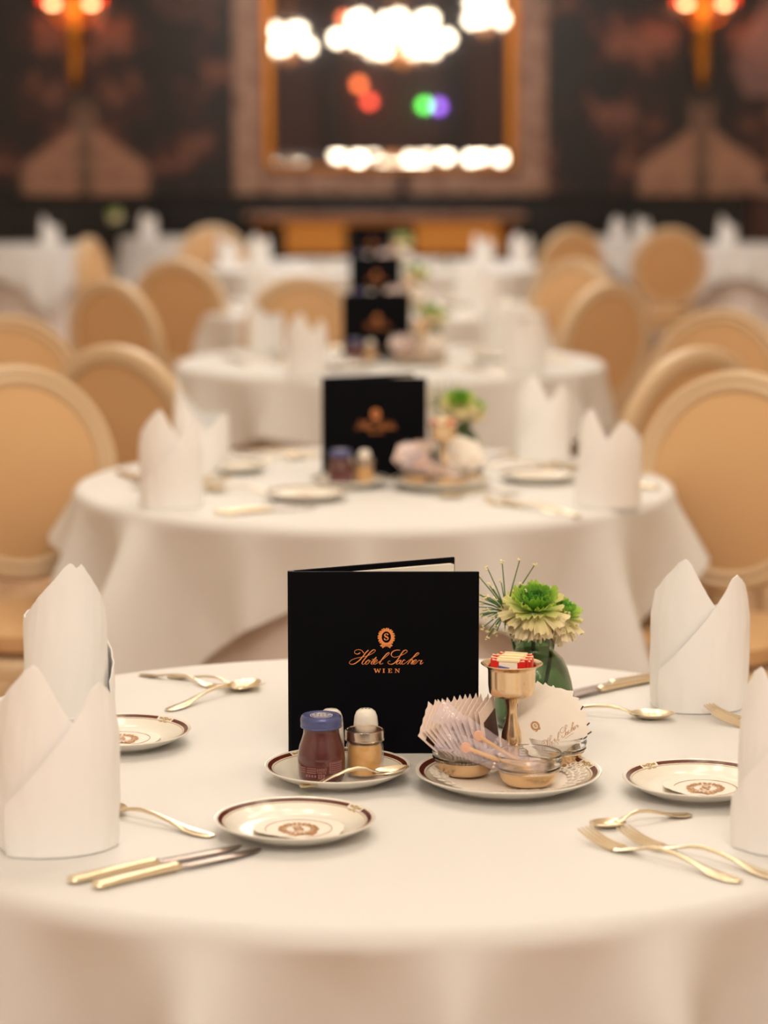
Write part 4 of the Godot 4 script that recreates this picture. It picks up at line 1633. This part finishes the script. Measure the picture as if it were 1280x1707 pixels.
func put_napkin(x: float, z: float, turn: float, label: String, kind := "napkin", k := 1.0) -> void:
	solo("napkin", G[kind], M["napkin_linen"], label, "napkin", Transform3D(Basis(Vector3.UP, turn).scaled(Vector3(k, k, k)), Vector3(x, TABLE_Y, z)), "white napkins folded with two peaks")


func put_menu(x: float, z: float, w: String) -> void:
	var t := thing("menu_folder", "black menu folder with gold lettering standing open on the %s" % w, "menu", Transform3D(Basis(), Vector3(x, TABLE_Y, z)))
	var b := MB.new()
	b.box(Vector3(0, 0.1078, 0), Vector3(0.2195, 0.2156, 0.0032), 0.0009)
	part("front_cover", b.mesh(20), M["cover_black"], t, Transform3D(Basis(), Vector3(0, 0, 0.0)))
	# spine at the left, the back cover opening away from it
	b = MB.new()
	b.tube([Vector3(0, 0.0, 0), Vector3(0, 0.2156, 0)], 0.0040, 14)
	part("spine", b.mesh(40), M["cover_black"], t, Transform3D(Basis(), Vector3(-0.1085, 0, -0.0032)))
	var ang := deg_to_rad(27.0)
	b = MB.new()
	b.box(Vector3(0.109, 0.1078, 0), Vector3(0.214, 0.2156, 0.0032), 0.0009)
	var hinge := Transform3D(Basis(Vector3.UP, ang), Vector3(-0.1085, 0, -0.0065))
	part("back_cover", b.mesh(20), M["cover_black"], t, hinge)
	b = MB.new()
	for k in 5:
		b.box(Vector3(0.107, 0.105, 0.0030 + k * 0.0011), Vector3(0.204, 0.208, 0.0005), 0.0001, Basis(Vector3.UP, -0.012 * k))
	part("pages", b.mesh(20), M["page_paper"], t, hinge)
	var front := Transform3D(Basis(), Vector3(0, 0, 0.0016))
	part("script_lettering", once("script", func():
		var s := MB.new()
		script_words(s, 0.0000925, 5.5, 12.0, 0.0, 0.0002)
		return s.mesh(10)), M["foil"], t, front * Transform3D(Basis(), Vector3(0.0020, 0.1145, 0)))
	emblem_parts(t, 0.0112, front * Transform3D(Basis(), Vector3(0.0022, 0.1385, 0)), M["foil"], true)
	var word := "WIEN"
	for i in 4:
		var sx: float = [-0.0108, -0.0033, 0.0040, 0.0124][i]
		part("capital_lettering", letters(word[i], 0.0046, 0.0002), M["foil"], t, front * Transform3D(Basis().scaled(Vector3(1.25, 1, 1)), Vector3(0.0025 + sx, 0.0985, 0)))


func put_ketchup(x: float, z: float, turn: float, w: String) -> void:
	var t := thing("ketchup_jar", "small ketchup jar with a blue lid standing on the %s" % w, "jar", at(x, TABLE_Y + 0.0062, z, turn))
	part("jar_body", G["ketchup_body"], M["ketchup"], t)
	var l := part("lid", G["ketchup_lid"], M["lid_blue"], t)
	part("lid_ornament", G["lid_ornament"], M["lid_print"], l, Transform3D(Basis(Vector3.RIGHT, -PI / 2), Vector3(0, 0.0729, 0)))
	part("label_print", G["ketchup_print"], M["label_print"], t)


func put_mustard(x: float, z: float, w: String) -> void:
	var t := thing("mustard_jar", "little glass mustard jar with a silver lid on the %s" % w, "jar", at(x, TABLE_Y + 0.0062, z))
	part("jar_glass", G["mustard_glass"], M["glass"], t)
	part("mustard", G["mustard_fill"], M["mustard"], t)
	part("lid", G["mustard_lid"], M["lid_silver"], t)


func put_shaker(x: float, z: float, what: String, w: String) -> void:
	var t := thing("shaker", "white domed porcelain shaker, %s of the pair by the menu, %s" % [what, w], "shaker", at(x, TABLE_Y + 0.0066, z), "porcelain shakers")
	part("shaker_body", G["shaker"], M["shaker_porcelain"], t)
	for i in (1 if what == "left" else 3):
		part("hole", G["shaker_hole"], M["hole"], t, at((i - (0 if what == "left" else 1)) * 0.004, -0.0003 * absf(i - 1), 0.0))


const DISH := [Vector3(-0.052, 0.0, 0.012), Vector3(0.0155, 0.0, 0.058), Vector3(0.050, 0.0, -0.030)]


func put_caddy(x: float, z: float, w: String) -> void:
	var y := TABLE_Y + 0.0072
	var t := thing("condiment_stand", "gold toned metal stand with a raised cup and three dishes, %s" % w, "stand", at(x, y + 0.001, z))
	part("stem", G["caddy_stem"], M["caddy_metal"], t)
	part("cup", G["caddy_cup"], M["caddy_metal"], t)
	for d in DISH:
		part("dish", G["caddy_dish"], M["caddy_metal"], t, Transform3D(Basis(), d + Vector3(0, 0.0022, 0)))
		var b := MB.new()
		var dv: Vector3 = d
		b.tube([Vector3(0, 0.0095, 0), dv * 0.42 + Vector3(0, 0.0065, 0)], 0.0030, 8)
		part("arm", b.mesh(40), M["caddy_metal"], t)
	var names := ["left", "front", "rear right"]
	for i in 3:
		solo("glass_bowl", G["glass_bowl"], M["bowl_glass"], "ridged clear glass bowl in the %s dish of the stand, %s" % [names[i], w], "bowl", Transform3D(Basis(), Vector3(x, y + 0.0026, z) + DISH[i]), "glass bowls of the condiment stands")


const ORD := ["first", "second", "third", "fourth", "fifth", "sixth", "seventh", "eighth", "ninth", "tenth", "eleventh", "twelfth", "thirteenth"]


func put_packets(x: float, z: float, w: String, near: bool) -> void:
	var y := TABLE_Y + 0.0072
	var r := RandomNumberGenerator.new()
	r.seed = 77
	# tea sachets leaning in the left bowl
	var n := 13 if near else 5
	for i in n:
		var f := float(i) / (n - 1)
		var lean := lerpf(0.60, 0.05, f) + r.randf_range(-0.03, 0.03)
		var yaw := lerpf(1.02, 1.20, f) + r.randf_range(-0.04, 0.04)
		var roll := lerpf(0.30, 0.22, f) + r.randf_range(-0.06, 0.06)
		var bs := Basis(Vector3(0, 0, 1), lean) * Basis(Vector3.UP, yaw) * Basis(Vector3(0, 0, 1), roll)
		var foot: Vector3 = Vector3(x, y + 0.0095, z) + DISH[0] + Vector3(lerpf(-0.001, 0.030, f), 0, 0.0)
		var c := foot + Basis(Vector3(0, 0, 1), lean) * Vector3(0, 0.042, 0)
		var t := thing("tea_sachet", "%s pinkish tea sachet from the left in the left glass bowl, %s" % [ORD[i], w], "sachet", Transform3D(bs, c), "tea sachets, " + w)
		part("envelope", G["tea_sachet"], M["sachet_paper"], t)
		if near:
			if i == n - 1:
				part("brown_panel", G["brown_panel"], M["sachet_brown"], t, at(0.002, 0.001, 0.0013))
				t.set_meta("label", "brown panelled tea sachet at the right end of the fanned row, " + w)
				t.remove_meta("group")
			elif i % 3 != 1:
				part("brown_panel", G["brown_strip"], M["sachet_brown"], t, at(-0.0205 + 0.002 * (i % 3), 0.013 - 0.014 * (i % 2), 0.0013))
		else:
			if i == n - 1:
				part("brown_panel", G["brown_panel"], M["sachet_brown"], t, at(0, 0, 0.0013))
	# sugar sachets fanned in the rear right bowl, the printed one in front
	var ns := 6 if near else 3
	for i in ns:
		var f := float(i) / (ns - 1)
		var c: Vector3 = Vector3(x, y + 0.0475, z) + DISH[2] + Vector3(-0.012 + 0.006 * f, 0.008 * (1.0 - f), -0.018 + 0.034 * f)
		var bs := Basis(Vector3.UP, 0.10 - 0.05 * f) * Basis(Vector3.RIGHT, -0.62 + 0.20 * f) * Basis(Vector3(0, 0, 1), lerpf(-0.25, -0.98, f))
		var lab := "plain white sugar sachet, %s from the back in the rear right bowl, %s" % [ORD[i], w]
		var front := i == ns - 1
		if front:
			lab = "white sugar sachet with gold lettering leaning foremost in the rear bowl, " + w
		var t := thing("sugar_sachet", lab, "sachet", Transform3D(bs, c), "" if front else "sugar sachets, " + w)
		part("envelope", G["sugar_sachet"], M["paper"], t)
		if near:
			if i >= ns - 2 or i == 2:
				part("corner_mark", box_mesh(Vector3(0.0016, 0.0055, 0.0006), 0.0001), M["sachet_brown"], t, at(0.0292, 0.034, 0.0004))
			if front:
				var q := Transform3D(Basis(Vector3(0, 0, 1), PI / 2), Vector3(0.0, 0.0, 0.0021))
				part("gold_lettering", G["sachet_words"], M["print_gold"], t, q * Transform3D(Basis(), Vector3(0.004, -0.012, 0)))
				part("gold_wreath", G["sachet_wreath"], M["print_gold"], t, q * Transform3D(Basis(), Vector3(-0.012, 0.012, 0)))
	# clear sleeves with wooden stirrers, from the front bowl up to the left
	var nv := 2
	for i in nv:
		var foot: Vector3 = Vector3(x, y + 0.012, z) + DISH[1] + Vector3(0.018 - 0.010 * i, 0.003 * i, 0.008 - 0.010 * i)
		var tips := [Vector3(-0.115, 0.047, 0.012), Vector3(-0.097, 0.063, -0.004)]
		var d: Vector3 = tips[i].normalized()
		var side := d.cross(Vector3(0.1, 0.3, 1.0)).normalized()
		var t := thing("wrapped_stirrer", "wooden stirrer in a clear film sleeve, the %s one in the front bowl, %s" % [["lower", "upper"][i], w], "stirrer", Transform3D(Basis(side, d, side.cross(d)), foot))
		part("sleeve", G["sleeve"], M["film"], t)
		var reach: float = [0.094, 0.074][i]
		part("stick", G["stick"], M["wood_stick"], t, Transform3D(Basis().scaled(Vector3(1, reach / 0.080, 1)), Vector3.ZERO))
		part("stick_tip", G["stick_tip"], M["stick_tip"], t, Transform3D(Basis(Vector3.RIGHT, PI / 2), Vector3(0, reach, 0)))
	# sweetener sachets standing in the raised cup
	var nc := 8 if near else 3
	for i in nc:
		var f := float(i) / (nc - 1) - 0.5
		var bs := Basis(Vector3.UP, -0.30) * Basis(Vector3.RIGHT, -0.10 - 0.12 * f)
		var c := Vector3(x, y + 0.1150, z) + Basis(Vector3.UP, -0.30) * Vector3(0, 0.0018 * sin(i * 2.1), -f * 0.033)
		var lab := "red edged sweetener sachet, %s from the front in the raised cup, %s" % [ORD[i], w]
		var t := thing("sweetener_sachet", lab, "sachet", Transform3D(bs, c), "sweetener sachets, " + w)
		var k := 1.0 - 0.9 * f * f
		var sc := Transform3D(Basis().scaled(Vector3(k, 1, 1)), Vector3.ZERO)
		part("envelope", G["sweet_sachet"], M["cream_paper"] if i > 0 else M["paper"], t, sc)
		for s in [-1, 1]:
			part("red_band", G["red_band"], M["red_print"], t, at(s * 0.0192 * k, 0.0035, 0))
		part("cream_edge", G["cream_edge"], M["cream_paper"], t, at(0, 0.0168, 0))
		if i == 0 and near:
			t.set_meta("label", "foremost white sweetener sachet with a blue mark in the raised cup, " + w)
			t.remove_meta("group")
			part("blue_mark", G["blue_mark"], M["blue_print"], t, Transform3D(Basis(Vector3(0, 0, 1), -0.15), Vector3(-0.007, 0.0065, 0.0014)))


func put_doily(x: float, z: float, w: String) -> void:
	var t := thing("lace_doily", "round white lace paper doily under the condiment stand, %s" % w, "doily", at(x, TABLE_Y + 0.0070, z, 0.3))
	part("paper", G["doily_middle"], M["paper"], t)
	part("lace_edge", G["doily_lace"], M["paper"], t).set_meta("kind", "stuff")


func put_bloom(p: Vector3, foot: Vector3, axis: Vector3, k: float, near: bool, label: String, sd: int) -> void:
	var up := axis.normalized()
	var sx := up.cross(Vector3(0, 0, 1)).normalized()
	var bs := Basis(sx, up, sx.cross(up)).scaled_local(Vector3.ONE * k)
	var t := thing("ruffled_bloom", label, "flower", Transform3D(Basis(), p))
	var r := RandomNumberGenerator.new()
	r.seed = sd
	if near:
		for i in RINGS.size():
			var q: Array = RINGS[i]
			var n: int = q[0]
			for e in n:
				part("petal", G["petal %d %d" % [i, e % 2]], M["petal"], t, Transform3D(bs, Vector3.ZERO) * petal_place(q, e, r))
	else:
		part("petals", G["far_bloom"], M["petal"], t, Transform3D(bs, Vector3.ZERO)).set_meta("kind", "stuff")
	var d := foot - p
	var sy := -d.normalized()
	var s2 := sy.cross(Vector3(0.3, 0.1, 1)).normalized()
	part("stem", G["bloom_stem"], M["stem_green"], t, Transform3D(Basis(s2, sy * d.length(), s2.cross(sy)), d))


func put_flowers(x: float, z: float, w: String, near: bool) -> void:
	solo("glass_vase", G["vase"], M["green_glass"], "green glass bottle vase holding flowers behind the menu, %s" % w, "vase", at(x, TABLE_Y, z))
	var o := Vector3(x, TABLE_Y, z)
	put_bloom(o + Vector3(0.000, 0.147, 0.012), o + Vector3(-0.004, 0.012, 0.004), Vector3(0.02, 1.0, 0.42), 1.06, near, "larger green and cream ruffled bloom, foremost in the vase, " + w, 5)
	put_bloom(o + Vector3(0.030, 0.134, -0.010), o + Vector3(0.008, 0.012, -0.004), Vector3(0.42, 0.85, 0.15), 0.88, near, "smaller green and cream ruffled bloom behind the other, " + w, 6)
	var t := thing("umbel_flower", "thin rayed green umbel with tiny white florets in the vase, %s" % w, "flower", Transform3D(Basis(), o + Vector3(-0.034, 0.140, -0.004)))
	var far := 0 if near else 1
	part("rays", G["umbel_rays %d" % far], M["stem_green"], t)
	part("florets", G["umbel_florets %d" % far], M["floret"], t).set_meta("kind", "stuff")
	var d := Vector3(0.030, -0.128, 0.004)
	var sy := -d.normalized()
	var s2 := sy.cross(Vector3(0.3, 0.1, 1)).normalized()
	part("stem", G["bloom_stem"], M["stem_green"], t, Transform3D(Basis(s2 * 0.7, sy * d.length(), s2.cross(sy) * 0.7), d))


func centre_piece(ox: float, oz: float, w: String, near: bool) -> void:
	put_menu(ox + 0.0005, oz - 0.047, w)
	put_plate(ox - 0.052, oz + 0.082, 2.2, "brown banded porcelain plate carrying the jars and shakers, %s" % w, 0.985)
	put_ketchup(ox - 0.0695, oz + 0.100, 0.0, w)
	put_mustard(ox - 0.0215, oz + 0.085, w)
	put_shaker(ox - 0.0600, oz + 0.042, "left", w)
	put_shaker(ox - 0.0205, oz + 0.040, "right", w)
	put_plate(ox + 0.1375, oz + 0.112, 0.35, "larger brown banded porcelain plate under the condiment stand, %s" % w, 1.245)
	put_doily(ox + 0.1375, oz + 0.112, w)
	put_caddy(ox + 0.1425, oz + 0.076, w)
	put_packets(ox + 0.1425, oz + 0.076, w, near)
	put_flowers(ox + 0.183, oz - 0.190, w, near)


func build_front_table() -> void:
	make_ware()
	var w := "nearest table"
	centre_piece(0, 0, w, true)
	put_spoon(Transform3D(Basis(Vector3(0, 0, 1), 0.085) * Basis(Vector3.UP, 0.24), Vector3(-0.092, TABLE_Y + 0.0095, 0.152)), "small silver teaspoon lying across the plate of jars, " + w, true)
	# bread plates
	put_plate(-0.092, 0.305, 0.62, "brown banded bread plate in front of the jars, near the knives, " + w)
	put_mat(-0.088, 0.309, 0.25, "round paper mat printed with a wreath, on the foremost bread plate")
	put_plate(-0.312, -0.090, 0.9, "brown banded bread plate half hidden by the front left napkin, " + w)
	put_mat(-0.312, -0.088, 0.15, "round paper mat printed with a wreath, on the half hidden left bread plate")
	put_plate(0.345, 0.138, 2.25, "brown banded bread plate beside the cut off right napkin, " + w)
	put_mat(0.352, 0.143, -0.35, "round paper mat printed with a wreath, on the right bread plate")
	# napkins
	put_napkin(-0.333, 0.340, 0.30, "white linen napkin folded with two peaks, front left of the nearest table", "napkin", 1.0)
	put_napkin(-0.396, -0.270, 2.35, "tall leaf shaped white napkin behind the front left one, nearest table", "napkin_alt", 0.95)
	put_napkin(0.397, -0.300, 0.12, "white napkin with a crossed front, rear right of the nearest table", "napkin", 1.0)
	put_napkin(0.415, 0.345, -0.5, "white napkin cut off by the frame at the front right, nearest table", "napkin", 0.97)
	# cutlery
	put_knife(lay(-0.303, 0.480, -0.147, 0.362), "silver table knife lying in front of the front left napkin, rear of the two")
	put_knife(lay(-0.277, 0.498, -0.127, 0.374), "silver table knife lying in front of the front left napkin, foremost of the two")
	put_spoon(lay(-0.176, 0.318, -0.318, 0.205), "silver dessert spoon half hidden by the front left napkin, nearest table")
	put_fork(lay(-0.327, -0.480, -0.205, -0.390).scaled_local(Vector3.ONE * 0.78), "silver fork nearest the cloth's far edge, behind the rear left napkin")
	put_fork(lay(-0.288, -0.468, -0.165, -0.380).scaled_local(Vector3.ONE * 0.78), "silver fork partly covered by the spoon, behind the rear left napkin")
	put_spoon(lay(-0.272, -0.262, -0.168, -0.412), "silver dessert spoon pointing away beside the two rear left forks")
	put_spoon(lay(0.182, -0.268, 0.358, -0.212), "silver dessert spoon beside the rear right napkin, nearest table")
	put_knife(lay(0.372, -0.470, 0.225, -0.345), "silver table knife beside the vase, rear of the two, nearest table")
	put_knife(lay(0.350, -0.437, 0.205, -0.300), "silver table knife beside the vase, front one of the two, nearest table")
	put_fork(lay(0.560, -0.110, 0.406, -0.240), "silver fork tip showing between the right napkins, upper one")
	put_fork(lay(0.575, -0.090, 0.409, -0.202), "silver fork tip showing between the right napkins, lower one")
	put_spoon(lay(0.325, 0.232, 0.205, 0.292), "silver teaspoon lying by the two forks in front of the right bread plate", true)
	put_fork(lay(0.344, 0.478, 0.202, 0.326), "silver fork at the front right of the nearest table, outer one")
	put_fork(lay(0.388, 0.470, 0.238, 0.318), "silver fork at the front right of the nearest table, inner one")


func build_other_tables() -> void:
	for i in range(1, 5):
		var q: Array = TABLES[i]
		var w: String = q[4]
		var ox: float = q[0]
		var oz: float = q[1]
		centre_piece([0.0, -0.02, -0.024, -0.036, -0.07][i], oz, w, i == 1)
		var k := 1.0 if i < 3 else 1.14
		var nap := [[-0.40, 0.36, 0.3], [-0.375, -0.12, 0.6], [0.46, 0.355, -0.35], [0.375, -0.375, 0.1]]
		if i > 1:
			nap = [[-0.36, 0.34, 0.3], [-0.42, -0.30, 0.6], [0.42, 0.34, -0.4], [0.38, -0.33, 0.1]]
		if i == 2:
			nap[0] = [-0.26, 0.50, 0.3]
		if i == 4:
			nap = [[-0.60, 0.16, 0.3], [-0.78, -0.12, 0.6], [0.52, 0.20, -0.4], [0.72, 0.0, 0.1]]
		var seat := ["front left", "rear left", "front right", "rear right"]
		for s in 4:
			put_napkin(ox + nap[s][0] * k, oz + nap[s][1] * k, nap[s][2], "white linen napkin folded with two peaks at the %s of the %s" % [seat[s], w], "napkin_alt" if s == 1 else "napkin")
		var pl := [[-0.135, 0.275], [-0.315, -0.15], [0.345, 0.0], [0.10, -0.29]]
		for s in 4:
			put_plate(ox + pl[s][0] * k, oz + pl[s][1] * k, 0.6 * s, "brown banded bread plate at the %s of the %s" % [seat[s], w])
			put_mat(ox + pl[s][0] * k, oz + pl[s][1] * k, 0.4 * s, "round printed paper mat on the %s bread plate of the %s" % [seat[s], w])
		var fk := [[-0.50, 0.13, -0.36, 0.02], [-0.327, -0.48, -0.185, -0.44], [0.36, 0.47, 0.205, 0.31], [0.54, -0.10, 0.40, -0.23]]
		for s in 4:
			var f: Array = fk[s]
			put_fork(lay(ox + f[0] * k, oz + f[1] * k, ox + f[2] * k, oz + f[3] * k), "outer silver fork at the %s place of the %s" % [seat[s], w])
			put_fork(lay(ox + f[0] * k + 0.035, oz + f[1] * k + 0.022, ox + f[2] * k + 0.035, oz + f[3] * k + 0.022), "inner silver fork at the %s place of the %s" % [seat[s], w])
		var kn := [[-0.305, 0.47, -0.15, 0.38], [-0.55, -0.12, -0.48, 0.06], [0.56, 0.12, 0.48, -0.06], [0.36, -0.47, 0.21, -0.36]]
		for s in 4:
			var f: Array = kn[s]
			put_knife(lay(ox + f[0] * k, oz + f[1] * k, ox + f[2] * k, oz + f[3] * k), "outer silver knife at the %s place of the %s" % [seat[s], w])
			put_knife(lay(ox + f[0] * k + 0.020, oz + f[1] * k + 0.020, ox + f[2] * k + 0.020, oz + f[3] * k + 0.020), "inner silver knife at the %s place of the %s" % [seat[s], w])
		var sp := [[-0.176, 0.20, -0.318, 0.16], [-0.275, -0.262, -0.172, -0.392], [0.30, 0.19, 0.18, 0.24], [0.228, -0.250, 0.371, -0.22]]
		for s in 4:
			var f: Array = sp[s]
			put_spoon(lay(ox + f[0] * k, oz + f[1] * k, ox + f[2] * k, oz + f[3] * k), "silver spoon at the %s place of the %s" % [seat[s], w])


func build_side_tables() -> void:
	put_napkin(-2.30, -14.60, 0.2, "white napkin standing alone on the far left wall table", "napkin_alt", 1.0)
	put_napkin(-1.74, -15.85, 0.1, "wide pinkish lit napkin on the wall table left of the console", "napkin", 1.0)
	put_napkin(2.36, -14.60, -0.2, "white napkin standing alone on the far right wall table", "napkin_alt", 1.0)
	put_napkin(1.72, -15.80, 0.3, "left white napkin of the wall table right of the console", "napkin", 0.85)
	put_napkin(1.90, -15.85, -0.3, "second white napkin of the wall table right of the console", "napkin", 0.85)
	var x := -1.96
	var z := -16.2
	solo("glass_vase", G["vase"], M["green_glass"], "green glass vase on the wall table left of the console", "vase", at(x, TABLE_Y, z))
	put_bloom(Vector3(x - 0.06, TABLE_Y + 0.17, z), Vector3(x, TABLE_Y + 0.02, z), Vector3(-0.3, 1, 0.3), 1.5, false, "leafy green bloom in the vase left of the console", 9)
	# loose chair behind that wall table is out of view; nothing more stands here
